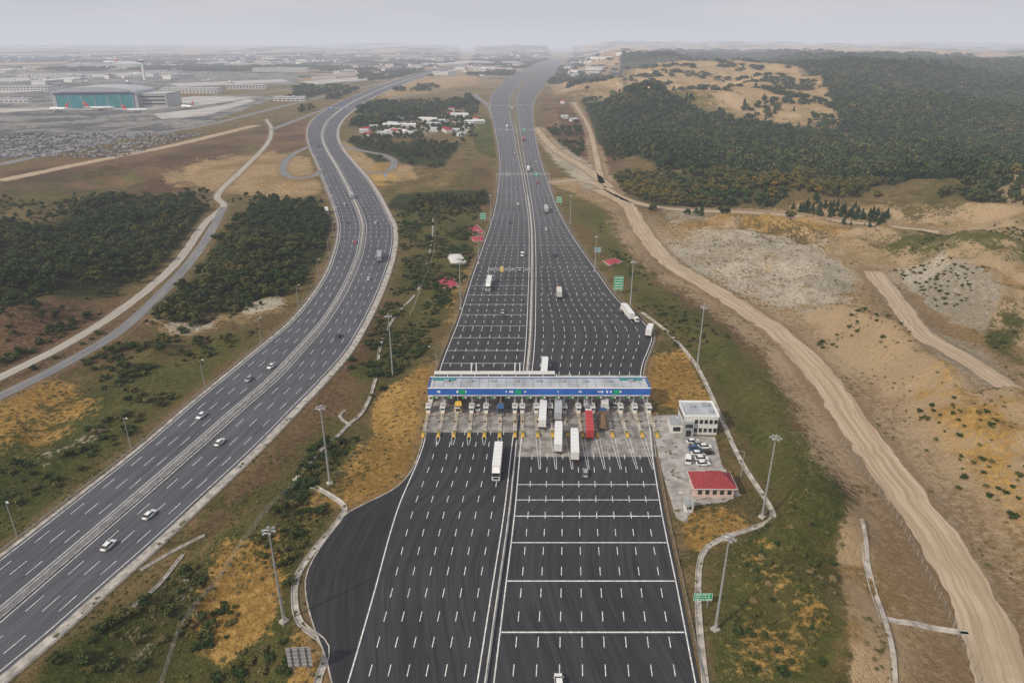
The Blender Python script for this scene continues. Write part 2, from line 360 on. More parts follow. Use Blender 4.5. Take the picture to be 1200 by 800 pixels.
# ---------------------------------------------------------------- ground
FOR1=[(725,78),(790,68),(900,70),(1000,76),(1400,90),(1400,200),(1200,200),(1100,205),(1010,162),(985,150),(960,112),(880,92),(850,88),(760,92),(730,96)]
FOR2=[(690,128),(760,135),(850,152),(960,158),(1010,162),(1100,200),(1400,178),(1300,215),(1130,235),(1060,234),(960,214),(860,207),(780,202),(740,184),(700,168)]
WL1=[(-150,300),(60,262),(120,238),(200,233),(243,245),(215,285),(175,320),(120,350),(60,362),(-150,385)]
WL2=[(285,262),(310,240),(370,235),(388,255),(380,300),(350,330),(300,352),(240,362),(190,372),(180,355),(230,325),(255,285)]
def build_ground():
    tx=np.linspace(-math.asinh(17000/200),math.asinh(17000/200),860); gx=200*np.sinh(tx)
    ty=np.linspace(-.75,math.asinh(30000/300),760); gy=60+300*np.sinh(ty)
    X,Y=np.meshgrid(gx,gy); x=X.ravel();y=Y.ravel()
    rd=roaddist(x,y); z=height(x,y,rd)
    ny,nx=X.shape
    me=bpy.data.meshes.new('ground')
    me.vertices.add(nx*ny); me.vertices.foreach_set('co',np.stack([x,y,z],1).astype(np.float32).ravel())
    i=np.arange(nx*ny).reshape(ny,nx); q=np.stack([i[:-1,:-1],i[:-1,1:],i[1:,1:],i[1:,:-1]],-1).reshape(-1,4)
    me.loops.add(q.size); me.loops.foreach_set('vertex_index',q.ravel().astype(np.int32))
    me.polygons.add(len(q)); me.polygons.foreach_set('loop_start',np.arange(0,q.size,4,dtype=np.int32)); me.polygons.foreach_set('loop_total',np.full(len(q),4,np.int32))
    me.update(calc_edges=True); me.polygons.foreach_set('use_smooth',[True]*len(q))
    px,py=INV(x,y)
    R={}
    R['green']=[([(-200,520),(0,480),(60,470),(150,430),(250,390),(300,395),(160,505),(0,640),(-200,800)],14,1.),
      ([(440,240),(575,225),(560,290),(530,370),(500,410),(460,470),(420,470),(400,450),(440,390),(470,300),(465,250)],14,.7),
      ([(660,235),(715,240),(745,310),(840,380),(910,450),(965,540),(1000,600),(980,640),(970,700),(985,860),(830,860),(830,650),(910,600),(860,500),(800,400),(740,350),(700,290)],16,.8),
      ([(0,215),(120,192),(190,205),(120,250),(0,255)],8,.5),([(548,135),(575,140),(582,185),(560,178)],4,1.3),
      ([(0,860),(60,760),(180,690),(300,600),(400,600),(350,680),(340,820),(20,860)],14,.85),([(380,480),(430,500),(400,560),(340,600),(260,600),(330,540)],10,.65),
      ([(1010,290),(1110,275),(1200,310),(1200,350),(1100,330)],10,.8),([(1140,380),(1200,370),(1200,440),(1160,420)],10,.6),
      ([(700,235),(860,235),(880,250),(760,265)],6,.6),([(1060,240),(1200,225),(1200,262),(1100,262)],8,.5)]
    R['straw']=[([(880,300),(1010,270),(1200,250),(1400,250),(1400,860),(1230,860),(1190,760),(1100,600),(1000,470),(900,380),(800,320),(762,262),(850,250)],14,1.2),
      ([(975,610),(1060,585),(1100,650),(1160,760),(1175,860),(1000,860),(985,700)],8,1.3),
      ([(755,92),(860,84),(960,100),(985,150),(880,148),(780,132),(735,112)],5,1.2),([(1130,225),(1200,210),(1300,215),(1300,270),(1150,252)],6,.9),
      ([(640,212),(720,207),(760,235),(880,245),(1040,250),(1100,275),(1000,280),(860,262),(740,262)],6,1.),
      ([(185,205),(240,188),(320,178),(362,185),(378,225),(330,235),(280,228),(200,218)],5,.9),
      ([(395,165),(440,168),(480,190),(490,210),(440,215),(405,195)],5,.9),([(160,370),(230,365),(330,345),(340,365),(250,390),(190,395)],6,.6),
      ([(680,66),(1000,66),(1010,70),(850,70),(680,72)],2,1.),([(150,720),(240,640),(300,600),(260,660),(200,740)],8,.6),([(0,520),(40,500),(100,480),(140,495),(60,550),(0,560)],8,.6),
      ([(560,100),(500,110),(440,118),(460,95),(560,80)],4,.7),([(640,90),(720,100),(740,125),(650,112)],4,.7)]
    R['ochre']=[([(440,462),(512,425),(505,470),(495,510),(475,560),(440,592),(400,592),(405,560),(440,520)],8,1.3),
      ([(230,690),(260,645),(330,625),(336,700),(310,740),(250,760),(215,730)],11,.95),([(755,415),(800,410),(840,480),(800,482),(762,470)],7,1.),
      ([(800,600),(850,592),(885,615),(820,650),(803,640)],7,.9),([(-50,480),(60,435),(120,470),(60,520),(-50,550)],16,.65),
      ([(340,735),(372,750),(384,820),(340,820)],5,1.),([(1030,450),(1100,470),(1200,560),(1200,640),(1120,560)],24,.6),([(880,640),(960,700),(960,800),(860,780)],22,.48),([(450,180),(470,210),(400,240)],5,.6),
      ([(430,520),(420,560),(380,600),(360,640),(340,620),(390,560)],8,.55),([(560,280),(580,240),(570,300),(540,380),(515,430),(520,360)],6,.4),([(1080,410),(1130,410),(1210,470),(1200,500),(1120,450)],5,.8),([(780,250),(900,255),(1000,275),(900,285),(790,270)],8,.6)]
    R['brown']=[([(0,200),(300,153),(262,215),(180,235),(60,225),(0,230)],10,.9),([(890,460),(950,500),(1030,600),(975,600)],14,.9),([(740,300),(830,350),(900,400),(960,470),(930,480),(860,410),(760,340)],10,.65),
      ([(636,108),(720,140),(735,200),(690,215),(655,175),(632,130)],6,.8),([(-50,385),(150,340),(185,380),(60,460),(-50,470)],16,.8),
      ([(300,145),(362,140),(362,178),(300,180)],6,.9),([(560,290),(590,240),(578,200),(560,180),(540,210)],6,.5),([(430,360),(470,320),(500,330),(440,450),(330,560),(240,640),(210,640),(330,520)],10,.75),([(1090,400),(1200,465),(1200,500),(1110,440)],6,.9),
      ([(1000,285),(1200,300),(1200,345),(1100,320)],12,.5),([(150,520),(260,430),(330,390),(340,400),(180,530)],8,.5)]
    R['pale']=[([(770,285),(850,270),(950,285),(1005,320),(1000,355),(950,372),(870,348),(800,318)],12,.75),([(1052,316),(1100,325),(1168,372),(1150,395),(1110,375),(1065,340)],5,1.),
      ([(1020,315),(1045,320),(1085,380),(1150,410),(1210,465),(1200,475),(1110,430),(1060,385),(1030,340)],5,.9),
      ([(120,780),(200,690),(235,665),(215,700),(160,775)],7,.5),([(628,160),(660,170),(690,190),(715,218),(690,226),(650,190)],4,.8),
      ([(430,130),(540,128),(560,150),(480,160),(430,150)],4,.7),([(280,352),(325,345),(335,358),(290,366)],3,1.),([(180,373),(250,370),(260,385),(200,388)],4,.7),
      ([(60,520),(130,495),(110,520),(40,550)],6,.5),([(760,232),(800,236),(850,262),(790,268)],6,.6),([(1080,560),(1140,620),(1190,720),(1220,800),(1150,700)],10,.45)]
    R['forest']=[(FOR1,5,1.3),(FOR2,5,1.3),(WL1,10,1.05),(WL2,9,1.05),
      ([(465,228),(570,222),(576,238),(500,250),(450,245)],5,1.0),([(405,165),(540,168),(520,195),(440,190)],4,1.),([(720,212),(850,203),(1000,213),(1040,240),(870,243),(740,247)],5,.6)]
    R['tarmac']=[([(-300,140),(60,104),(160,125),(250,112),(330,112),(240,146),(120,168),(-300,235)],5,1.1),([(-300,92),(200,82),(350,88),(350,99),(180,103),(-300,125)],3,1.)]
    for k,L in R.items():
        m=np.zeros(len(x),np.float32)
        for poly,soft,val in L:
            P=np.array(poly); s=soft*(1.5 if k!='tarmac' else 1)
            c=(px>P[:,0].min()-s)&(px<P[:,0].max()+s)&(py>P[:,1].min()-s)&(py<P[:,1].max()+s)
            if not c.any(): continue
            d=polyd(px[c],py[c],poly)
            m[c]=np.maximum(m[c],val*sst(-s,s,d))
        a=me.attributes.new(k,'FLOAT','POINT'); a.data.foreach_set('value',m)
    a=me.attributes.new('verge','FLOAT','POINT'); a.data.foreach_set('value',(1-sst(0,9,rd)).astype(np.float32))
    ea=np.zeros(len(x),np.float32)
    for P,w in SC['dirt'][:5]:
        c=(x>P[:,0].min()-50)&(x<P[:,0].max()+50)&(y>P[:,1].min()-50)&(y<P[:,1].max()+50)
        ea[c]=np.maximum(ea[c],1-sst(0,w*2.2,segd(x[c],y[c],P)-w/2))
    a=me.attributes.new('earth','FLOAT','POINT'); a.data.foreach_set('value',ea)
    m,nt,b=newmat('ground_soil_and_grass')
    g=N(nt,'ShaderNodeNewGeometry'); pos=g.outputs['Position']
    n_b=noise_tex(nt,pos,.012,7,.62); n_m=noise_tex(nt,pos,.07,6,.68); n_f=noise_tex(nt,pos,.5,5,.75); n_l=noise_tex(nt,pos,.0011,7,.65)
    n_g=noise_tex(nt,pos,2.2,3,.75)
    def attr(k): a=N(nt,'ShaderNodeAttribute'); a.attribute_name=k; return a.outputs['Fac']
    mixn=math_(nt,'ADD',math_(nt,'MULTIPLY',n_m,.55),math_(nt,'MULTIPLY',n_f,.45))
    mix2=math_(nt,'ADD',math_(nt,'MULTIPLY',n_b,.5),math_(nt,'MULTIPLY',n_f,.5))
    def fac(k,amt=3.4,lo=.3,hi=.7,top=1.,nn=None):
        v=math_(nt,'ADD',attr(k),math_(nt,'MULTIPLY',math_(nt,'SUBTRACT',mixn if nn is None else nn,.5),amt))
        v=math_(nt,'MULTIPLY',v,mrange(nt,attr(k),0.,.12))
        return mrange(nt,v,lo,hi,0,top)
    c=mixc(nt,mrange(nt,mixn,.4,.6),(.1,.09,.03),(.27,.19,.085))
    c=mixc(nt,mrange(nt,n_b,.45,.62),c,(.17,.12,.055))
    sp=N(nt,'ShaderNodeSeparateXYZ'); nt.links.new(pos,sp.inputs[0])
    farf=mrange(nt,sp.outputs[1],1500,3500)
    fc=mixc(nt,mrange(nt,n_l,.46,.54),(.42,.28,.17),(.04,.058,.032))
    fc=mixc(nt,mrange(nt,n_b,.52,.6),fc,(.22,.18,.12))
    c=mixc(nt,farf,c,fc)
    c=mixc(nt,fac('brown'),c,mixc(nt,mrange(nt,mix2,.42,.58),(.1,.062,.038),(.24,.145,.08)))
    sc1=mixc(nt,mrange(nt,mix2,.42,.58),(.27,.18,.08),(.62,.44,.25))
    sc1=mixc(nt,mrange(nt,n_m,.5,.6,0,.75),sc1,(.42,.27,.12))
    sc1=mixc(nt,mrange(nt,n_b,.5,.58,0,.55),sc1,(.22,.17,.07))
    # steep faces of the banks show bare, paler soil
    sn=N(nt,'ShaderNodeSeparateXYZ'); nt.links.new(g.outputs['Normal'],sn.inputs[0])
    sc1=mixc(nt,mrange(nt,sn.outputs[2],.93,.98,.7,0),sc1,(.55,.4,.25))
    c=mixc(nt,fac('straw'),c,sc1)
    c=mixc(nt,fac('green',4.6,.32,.8),c,mixc(nt,mrange(nt,mix2,.4,.6),(.048,.066,.015),(.15,.145,.045)))
    c=mixc(nt,fac('ochre',3.6),c,mixc(nt,mrange(nt,mix2,.42,.58),(.3,.175,.045),(.6,.37,.12)))
    c=mixc(nt,fac('earth',3.4,.3,.75,.9),c,mixc(nt,mrange(nt,mix2,.42,.58),(.27,.18,.1),(.5,.37,.24)))
    c=mixc(nt,fac('pale',3.6),c,mixc(nt,mrange(nt,mix2,.42,.58),(.34,.29,.21),(.62,.54,.43)))
    c=mixc(nt,fac('forest',2.2),c,mixc(nt,mrange(nt,mixn,.4,.6),(.022,.036,.012),(.06,.07,.024)))
    tf=mixc(nt,mrange(nt,n_b,.46,.54),(.13,.13,.145),(.3,.29,.28)); tf=mixc(nt,mrange(nt,n_m,.54,.58),tf,(.1,.11,.05))
    c=mixc(nt,fac('tarmac',.5),c,tf)
    c=mixc(nt,math_(nt,'MULTIPLY',fac('verge',2.5,.5,.9),.55),c,(.27,.19,.11))
    c=mixc(nt,mrange(nt,n_g,.52,.68,0,.4),c,(.06,.055,.02))
    c=mixc(nt,mrange(nt,n_g,.3,.42,.35,0),c,(.5,.38,.22))
    nt.links.new(c,b.inputs['Base Color']); b.inputs['Roughness'].default_value=.95; b.inputs['Specular IOR Level'].default_value=.05
    bp=N(nt,'ShaderNodeBump'); bp.inputs['Strength'].default_value=1.; bp.inputs['Distance'].default_value=2.0
    nt.links.new(math_(nt,'ADD',n_f,math_(nt,'MULTIPLY',n_g,.3)),bp.inputs['Height']); nt.links.new(bp.outputs[0],b.inputs['Normal'])
    me.materials.append(m); place(me,'ground',(0,0,0))
build_ground()
# ---------------------------------------------------------------- roads
Ym=rows(78,G(640,71)[1])
def edge(fn,Y): return np.stack([X_at(fn,Y),Y],1)
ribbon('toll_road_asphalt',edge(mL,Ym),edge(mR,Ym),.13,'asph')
Yq=rows(600,G(640,72)[1]); ribbon('median_soil',edge(mML,Yq)+[.5,0],edge(mMR,Yq)-[.5,0],.18,'soil')
Yq=rows(248,600); cq=(edge(mML,Yq)+edge(mMR,Yq))/2; ribbon('median_paving',cq-[.8,0],cq+[.8,0],.18,'conc')
Yw=rows(72,G(500,76)[1])
eL,eML,eMR,eR=[edge(f,Yw) for f in (wL,wML,wMR,wR)]
ribbon('motorway_carriageway',eL,eML,.13,'asph2'); ribbon('motorway_carriageway',eMR,eR,.13,'asph2')
ribbon('motorway_median_paving',eML,eMR,.17,'conc')
ribbon('motorway_verge_paving',offs(eR,.02),offs(eR,3.0),.09,'conc'); ribbon('motorway_verge_paving',offs(eL,-1.4),offs(eL,-.02),.09,'conc')
for P,w in SC['dirt']: strip('dirt_track',P,w,.06,'dirt',.3)
for P,w in SC['pale']: strip('gravel_road',P,w,.08,'pale',.15)
for i,(P,w) in enumerate(SC['asph']): strip('local_road',P,w,.10+.004*i,'asph3')
Yb=rows(G(0,800)[1]-14,G(0,520)[1]); 
ribbon('fresh_asphalt_shoulder',offs(edge(mL,Yb),.25),np.stack([X_at(LANEL,Yb)-.5,Yb],1),.136,'fresh',skirt=False)
Y0=187.;Y1=246.
Yp=np.linspace(Y0+15,Y1,20); ribbon('toll_pad_concrete',edge(mL,Yp)+[.3,0],edge(mML,Yp),.15,'pad')
Yp=np.linspace(Y0,Y1,24); ribbon('toll_pad_concrete',edge(mMR,Yp),edge(mR,Yp)-[.3,0],.15,'pad')
# ---------------------------------------------------------------- markings
mk=MB(); ZM=.175
def mquad(a,b,w,z=ZM):
    a=np.array(a);b=np.array(b);d=b-a;L=np.hypot(*d); 
    if L<1e-6: return
    n=np.array([d[1],-d[0]])/L*w/2
    mk.add([(*(a-n),z),(*(a+n),z),(*(b+n),z),(*(b-n),z)],[(0,1,2,3)],'paint')
def mline(P,w,z=ZM):
    A=offs(P,-w/2);B=offs(P,w/2)
    for i in range(len(P)-1): mk.add([(*A[i],z),(*B[i],z),(*B[i+1],z),(*A[i+1],z)],[(0,1,2,3)],'paint')
def lanes(fa,fb,ya,yb,n,dash,pitch,w):
    y=ya
    while y<yb:
        for k in range(1,n):
            t=k/n; A=X_at(fa,y)*(1-t)+X_at(fb,y)*t; B=X_at(fa,y+dash)*(1-t)+X_at(fb,y+dash)*t
            mquad((A,y),(B,y+dash),w)
        y+=pitch
def ins(fa,fb,t): 
    return lambda py: fa(py)*(1-t)+fb(py)*t
YB=82
lanes(LANEL,mML,YB,202,7,3.0,7.4,.2)
lanes(mMR,mR,YB,187,9,3.0,7.4,.2)
def blocks(fa,fb,ya,yb,lw,dash,pitch,w):
    y=ya
    while y<yb:
        e=y+48*max(1,y/600); wd=abs(X_at(fb,(y+e)/2)-X_at(fa,(y+e)/2)); n=max(2,int(round(wd/lw)))
        lanes(fa,fb,y,min(e,yb),n,dash,pitch,w); y=e
blocks(mL,mML,246,1500,4.2,3.2,7.6,.22)
blocks(mMR,ins(mMR,mR,.97),246,1500,4.4,3.2,7.6,.22)
blocks(wL,wML,74,1500,4.3,5,12,.2); blocks(wMR,wR,74,1500,4.3,5,12,.2)
for fn,o,ya,yb in ((LANEL,0,78,204),(mL,.8,246,2500),(mML,-1.0,78,2500),(mMR,1.0,78,2500),(mR,-.9,78,2500)):
    Y=rows(ya,yb); mline(offs(edge(fn,Y),o),.3)
for P,o in ((eL,1.),(eML,-.9),(eMR,.9),(eR,-1.0)): mline(offs(P,o)[:260],.24)
for py,w in ((568,.3),(586,.3),(605,.36),(636,.36),(681,.4),(741,.4)):
    Y=G(0,py)[1]; mquad((X_at(mMR,Y)+1.2,Y),(X_at(mR,Y)-1.2,Y),w,ZM+.006)
for py in (335,346,357,369,382,396,411,426):
    Y=G(0,py)[1]; mquad((X_at(mL,Y)+1.2,Y),(X_at(mML,Y)-1.5,Y),.3,ZM+.006)
mk.obj('road_markings')
# ---------------------------------------------------------------- barriers and rails
NJ=[(-.3,0),(-.12,.45),(-.08,.85),(.08,.85),(.12,.45),(.3,0)]
b=MB(); 
for ya,yb in ((78,196),(246,1200)):
    Y=rows(ya,yb); sweep(b,(edge(mML,Y)+edge(mMR,Y))/2,NJ,'concw',.13)
b.obj('concrete_median_barrier')
b=MB(); sweep(b,((eML+eMR)/2)[:200],NJ,'concw',.17); b.obj('concrete_median_barrier')
def guard(P,name='guardrail'):
    g=MB(); P=resamp(P,4.); P=P[:int(700/4)]
    sweep(g,P,[(-.03,.45),(.04,.5),(.0,.6),(.04,.7),(-.03,.76)],'galv')
    z=height(P[:,0],P[:,1])
    for i in range(len(P)): g.box(P[i][0]-.08,P[i][1],z[i]+.36,.1,.12,.76,'galv')
    g.obj(name)
guard(offs(eR,3.2)); guard(offs(eL,-1.8)); guard(offs(eML,.15)); guard(offs(eMR,-.15))
Yg=rows(247,900); guard(offs(edge(mL,Yg),-.8)); guard(offs(edge(mR,Yg),.8))
Yg=rows(78,186); guard(offs(edge(mR,Yg),.8))
def channel(pts,w=1.3,name='drainage_channel'):
    P=resamp(crv(pts),2.5); g=MB()
    sweep(g,P,[(-w/2,-.6),(-w/2,.28),(-w/2+.2,.28),(-w/2+.32,.06),(w/2-.32,.06),(w/2-.2,.28),(w/2,.28),(w/2,-.6)],'conc'); g.obj(name)
channel([(752,366),(785,392),(818,432),(845,490),(868,540),(900,590),(905,608),(880,620),(845,632),(822,652),(818,700),(822,760),(830,830)],1.5)
channel([(486,345),(462,372),(446,405),(440,445),(425,480),(405,500),(375,530),(348,560)],1.2)
channel([(345,560),(370,575),(403,592),(397,610),(372,640),(350,672),(345,700),(352,730),(382,758),(372,800),(368,830)],1.6)
channel([(410,498),(398,488),(405,480)],1.) 
channel([(240,628),(205,645),(165,668)],1.); channel([(215,650),(180,690),(130,730)],.9)
channel([(1003,626),(1018,680),(1032,735),(1046,820)],1.6); channel([(1036,733),(1080,735),(1135,742)],1.5)
channel([(508,245),(505,290),(490,340)],1.)
def kerbline(P,name='kerb'):
    g=MB(); sweep(g,P,[(-.15,0),(-.15,.26),(.15,.26),(.15,0)],'conc',0.); g.obj(name)
kerbline(offs(edge(mL,rows(78,215)),-.2)); kerbline(offs(edge(mR,rows(187,300)),.2))
def fence(pts,name='wire_fence'):
    P=resamp(crv(pts),3.); z=height(P[:,0],P[:,1]); g=MB()
    for i in range(len(P)):
        g.cyl((P[i][0],P[i][1],z[i]-.3),(P[i][0],P[i][1],z[i]+2.1),.06,.05,5,'conc')
        if i: 
            for h in (.5,1.0,1.5,2.0): g.cyl((P[i-1][0],P[i-1][1],z[i-1]+h),(P[i][0],P[i][1],z[i]+h),.02,.02,3,'galv')
    g.obj(name)
fence([(180,800),(205,735),(245,685),(292,635),(345,572)]); fence([(1160,830),(1100,700),(1045,600),(985,520)]); fence([(510,240),(508,300),(480,370)])
def flat(name,pts,z,mat):
    P=[G(*p) for p in pts]; me=bpy.data.meshes.new(name); n=len(P)
    me.from_pydata([(*p,z) for p in P]+[(*p,z-.3) for p in P],[],[tuple(range(n))[::-1]]+[(i,(i+1)%n,n+(i+1)%n,n+i) for i in range(n)])
    me.materials.append(M[mat]); me.update()
    return place(me,name,(0,0,0))
flat('yard_paving',[(762,487),(798,486),(800,510),(838,512),(846,545),(868,580),(850,588),(815,592),(802,612),(792,606),(775,550)],.11,'paver')
for i,p in enumerate(([(-20,133),(60,129),(180,128),(250,122),(300,114),(230,113),(60,126),(-20,128)],[(180,134),(260,124),(290,116),(300,118),(240,136),(190,140)],[(0,104),(60,101),(60,106),(0,110)],[(200,98),(330,93),(340,96),(210,102)],[(0,92),(180,84),(200,87),(0,96)],[(350,96),(430,90),(440,93),(370,99)],[(80,76),(300,72),(310,74),(80,79)],[(430,78),(560,71),(575,72.5),(440,81)],[(690,74),(760,70),(800,71),(720,76)])):
    flat('airport_apron' if i<7 else 'construction_pad',p,.22+.01*i,'apron')
# ---------------------------------------------------------------- toll plaza
CX0,CX1=-29.6,48.8
def canopy():
    g=MB(); y0,y1=217.5,226.5; cx=(CX0+CX1)/2; W=CX1-CX0
    g.box(cx,(y0+y1)/2,8.2,W-.8,y1-y0-.8,.7,'roofg')
    g.box(cx,y0,7.4,W,.35,2.9,'blue'); g.box(cx,y1,7.4,W,.35,2.9,'blue')
    for x in (CX0,CX1): g.box(x,(y0+y1)/2,7.4,.35,y1-y0-.36,2.9,'blue')
    g.box(cx,y0,8.93,W+.1,.5,.16,'white'); g.box(cx,y1,8.93,W+.1,.5,.16,'white')
    g.box(cx,y0-.19,6.1,W,.06,.3,'white')
    g.box(cx,(y0+y1)/2,7.1,W-.8,y1-y0-.8,.2,'white')
    for i in range(int(W/3.2)): g.box(CX0+1.8+i*3.2,(y0+y1)/2,8.61,.14,y1-y0-1.2,.12,'grey')
    for x in (CX0+5,CX1-6): g.box(x,y1-1.6,8.8,8,1.4,.35,'teal')
    for i in range(9): g.box(CX0+6+i*8.3,y1-3.2,8.9,1.8,1.2,.7,'grey')
    g.box(cx-16,y1+3.2,8.3,W-34,2.4,1.8,'offw'); g.box(cx-16,y1+1.95,8.4,W-34.5,.06,.9,'glass'); 
    for i in range(10): g.box(CX0+6+i*5,y1+1.9,8.4,.3,.1,1.6,'white')
    for x in (-14.,2.): 
        for s in (-1,1): g.cyl((x+s*.9,y1+3.2,.1),(x+s*.9,y1+3.2,13),.25,.2,8,'white')
    random.seed(3); x=CX0+3
    while x<CX1-5:
        w=random.choice((.5,.7,.9))
        if random.random()<.6: g.box(x+w/2,y0-.2,7.6,w*.72,.05,random.choice((.5,.7,.9)),'white')
        x+=w+ (random.random()<.1)*5
    for x in (CX0+12,2.2,CX1-12): g.box(x,y0-.21,7.5,2.2,.06,1.7,'green')
    return g
can=canopy()
nl,nr=6,9; XL=np.linspace(-29.6,1.0,nl+1); XR=np.linspace(3.6,48.4,nr+1)
for x in list(XL)+list(XR):
    for y in (219,225): can.cyl((x,y,.3),(x,y,7.),.22,.22,8,'white')
for A in (XL,XR):
    for i in range(len(A)-1):
        x=(A[i]+A[i+1])/2
        can.box(x,217.1,5.5,1.9,.3,1.0,'dark'); can.box(x-.45,216.93,5.5,.6,.05,.6,'led'); can.box(x+.45,216.93,5.5,.6,.05,.6,'lens')
can.obj('toll_plaza_canopy')
def booth_mesh():
    g=MB(); L0,L1=-22.,16.
    g.box(0,(L0+L1)/2,.12,1.3,L1-L0,.25,'conc')
    for s in (-1,1):
        y=L0 if s<0 else L1
        g.frus(0,y-s*.2,.25,.95,(1.1,1.5),(.8,.9),'yellow')
        for k in range(3): g.box(0,y-s*(1.3+k*.8)+s*.2,.45,1.0,.35,.5,'dark' if k%2==0 else 'yellow')
    for y in (-4.5,4.0):
        g.box(0,y,.75,1.35,3.2,1.1,'white'); g.box(0,y,1.75,1.3,3.1,.95,'glass')
        for a in (-.64,.64):
            for c in (-1.5,0,1.5): g.box(a,y+c,1.75,.1,.1,.97,'white')
        g.box(0,y,2.36,1.9,3.9,.22,'offw'); g.box(0,y,2.52,1.0,1.4,.1,'grey')
    for y in (-9,-12.5): g.box(.1,y,.9,.45,.45,1.4,'grey'); g.box(.1,y,1.63,.5,.5,.08,'yellow')
    g.box(0,-16,1.1,.4,.4,1.9,'offw'); g.box(0,-16.22,1.6,.3,.05,.5,'orange')
    g.cyl((.3,-8,.2),(.3,-8,1.1),.14,.14,6,'yellow'); g.box(2.0,-8,1.05,3.2,.08,.1,'red'); g.box(2.3,-8,1.05,.7,.1,.11,'white')
    g.cyl((0,9,.2),(0,9,3.6),.08,.06,6,'grey'); g.box(0,9,3.4,.7,.25,.5,'dark')
    g.cyl((0,-17.5,.2),(0,-17.5,3.4),.08,.06,6,'grey'); g.box(0,-17.5,3.3,.6,.2,.6,'dark')
    for y in (-14,-10.5,8,12): 
        for x in(-.5,.5): g.cyl((x,y,.2),(x,y,1.1),.06,.06,6,'yellow')
    return g.mesh('toll_booth_island')
bm_=booth_mesh()
for x in list(XL)+list(XR): place(bm_,'toll_booth',(x,221,.15))
m2=MB()
for x in list(XR)[1:-1]+list(XL)[1:-1]:
    o=0 if x>3 else 14
    for s in (-.62,.62): m2.add([(x+s*.35-.08,180+o,.195),(x+s*.35+.08,180+o,.195),(x+s*1.1+.08,199,.195),(x+s*1.1-.08,199,.195)],[(0,1,2,3)],'paint')
m2.obj('lane_divider_markings')
# ---------------------------------------------------------------- buildings
def office():
    g=MB()
    g.box(0,0,3.4,11,10,6.8,'offw'); g.box(0,0,6.95,11.4,10.4,.3,'white'); g.box(0,0,7.12,10.4,9.4,.08,'roofg')
    for sx,sy,cx,cy in ((11.4,.25,0,-5.1),(11.4,.25,0,5.1),(.25,9.9,-5.6,0),(.25,9.9,5.6,0)): g.box(cx,cy,7.3,sx,sy,.45,'white')
    g.box(-4.2,-5.6,2.6,3.4,1.6,5.2,'grey')
    for z in (1.8,5.0):
        for i in range(5):
            x=-1.6+i*1.6; g.box(x,-5.03,z,1.1,.12,1.5,'glass'); g.box(x,-5.06,z-.85,1.3,.2,.12,'white')
        for i in range(5):
            g.box(-5.52,-3.5+i*1.8,z,.12,1.2,1.5,'glass'); g.box(5.52,-3.5+i*1.8,z,.12,1.2,1.5,'glass')
    g.box(-4.2,-6.42,1.3,1.6,.1,2.3,'glass'); g.box(-4.2,-6.43,4,2.4,.1,1.2,'glass')
    g.box(2.5,2,7.7,2.2,1.6,1.1,'grey'); g.box(-2,1,7.6,1.6,1.2,.9,'galv'); g.box(3.4,-2.4,7.5,1.2,1.2,.7,'galv')
    g.box(-7.6,-1,1.6,4,6,3.2,'offw'); g.box(-7.6,-1,3.27,4.3,6.3,.18,'grey'); g.box(-7.6,-4.05,1.5,2.4,.1,1.6,'dark')
    return g
x,y=G(817,506); office().obj('toll_office_building',(x+.5,y+3,.1),-.03)
def redhouse():
    g=MB(); g.box(0,0,1.9,11,7.5,3.8,'pink'); g.box(0,0,.3,11.3,7.8,.5,'conc')
    z0=3.8;z1=6.8; vs=[(-6.2,-4.4,z0),(6.2,-4.4,z0),(6.2,4.4,z0),(-6.2,4.4,z0),(-2.2,0,z1),(2.2,0,z1)]
    g.add(vs,[(3,2,1,0),(0,1,5,4),(1,2,5),(2,3,4,5),(3,0,4)],'roofr')
    g.box(0,0,3.72,12.6,9,.14,'white')
    g.cyl((-2.2,0,z1+.03),(2.2,0,z1+.03),.14,.14,6,'roofr')
    for i in range(5):
        x=-4.2+i*2.1; g.box(x,-3.77,2.1,1.1,.1,1.4,'glass' if i!=2 else 'dark'); g.box(x,-3.8,1.33,1.3,.16,.1,'white')
    for y in (-2,1.2):
        for s in(-1,1): g.box(s*5.52,y,2.1,.1,1.2,1.3,'glass')
    g.cyl((4,1.5,4.5),(4,1.5,6.4),.3,.28,8,'conc')
    return g
x,y=G(837,585); redhouse().obj('red_roof_house',(x,y+4,.1),-.02)
g=MB(); g.box(0,0,1.3,2.2,2.2,2.6,'offw'); g.box(0,0,2.7,2.7,2.7,.2,'grey'); g.box(0,-1.12,1.6,1.3,.06,1.0,'glass'); g.obj('guard_hut',(G(806,598)[0],G(806,598)[1],.1))
def hangar():
    g=MB(); W=165;D=110;Hh=30
    secs=[]
    for y in (-D/2,D/2):
        secs.append([(-W/2,y,0),(W/2,y,0)]+[(W/2*math.cos(t),y,Hh+11*math.sin(t)) for t in np.linspace(0,math.pi,13)])
    g.loft(secs,'grey',lambda i,j:'roofg' if 2<=j<=13 else 'grey')
    g.box(0,-D/2-.6,13,W-14,1.0,26,'teal')
    for i in range(7): g.box(-W/2+8+i*(W-16)/6,-D/2-1.4,13.5,1.0,.8,27,'grey')
    g.box(0,-D/2-1.2,28.5,W-8,2,3,'blued'); g.box(0,-D/2-1.3,33,W-30,1.5,2.2,'grey')
    g.box(W/2+26,4,13,52,90,26,'grey'); g.box(W/2+26,4,26.6,54,92,1.2,'roofg')
    for z in (7,14,21): g.box(W/2+26,-41.3,z,46,.6,2.6,'glass')
    return g
x,y=G(112,127); hangar().obj('airport_hangar',(x,y+50,0),.10)
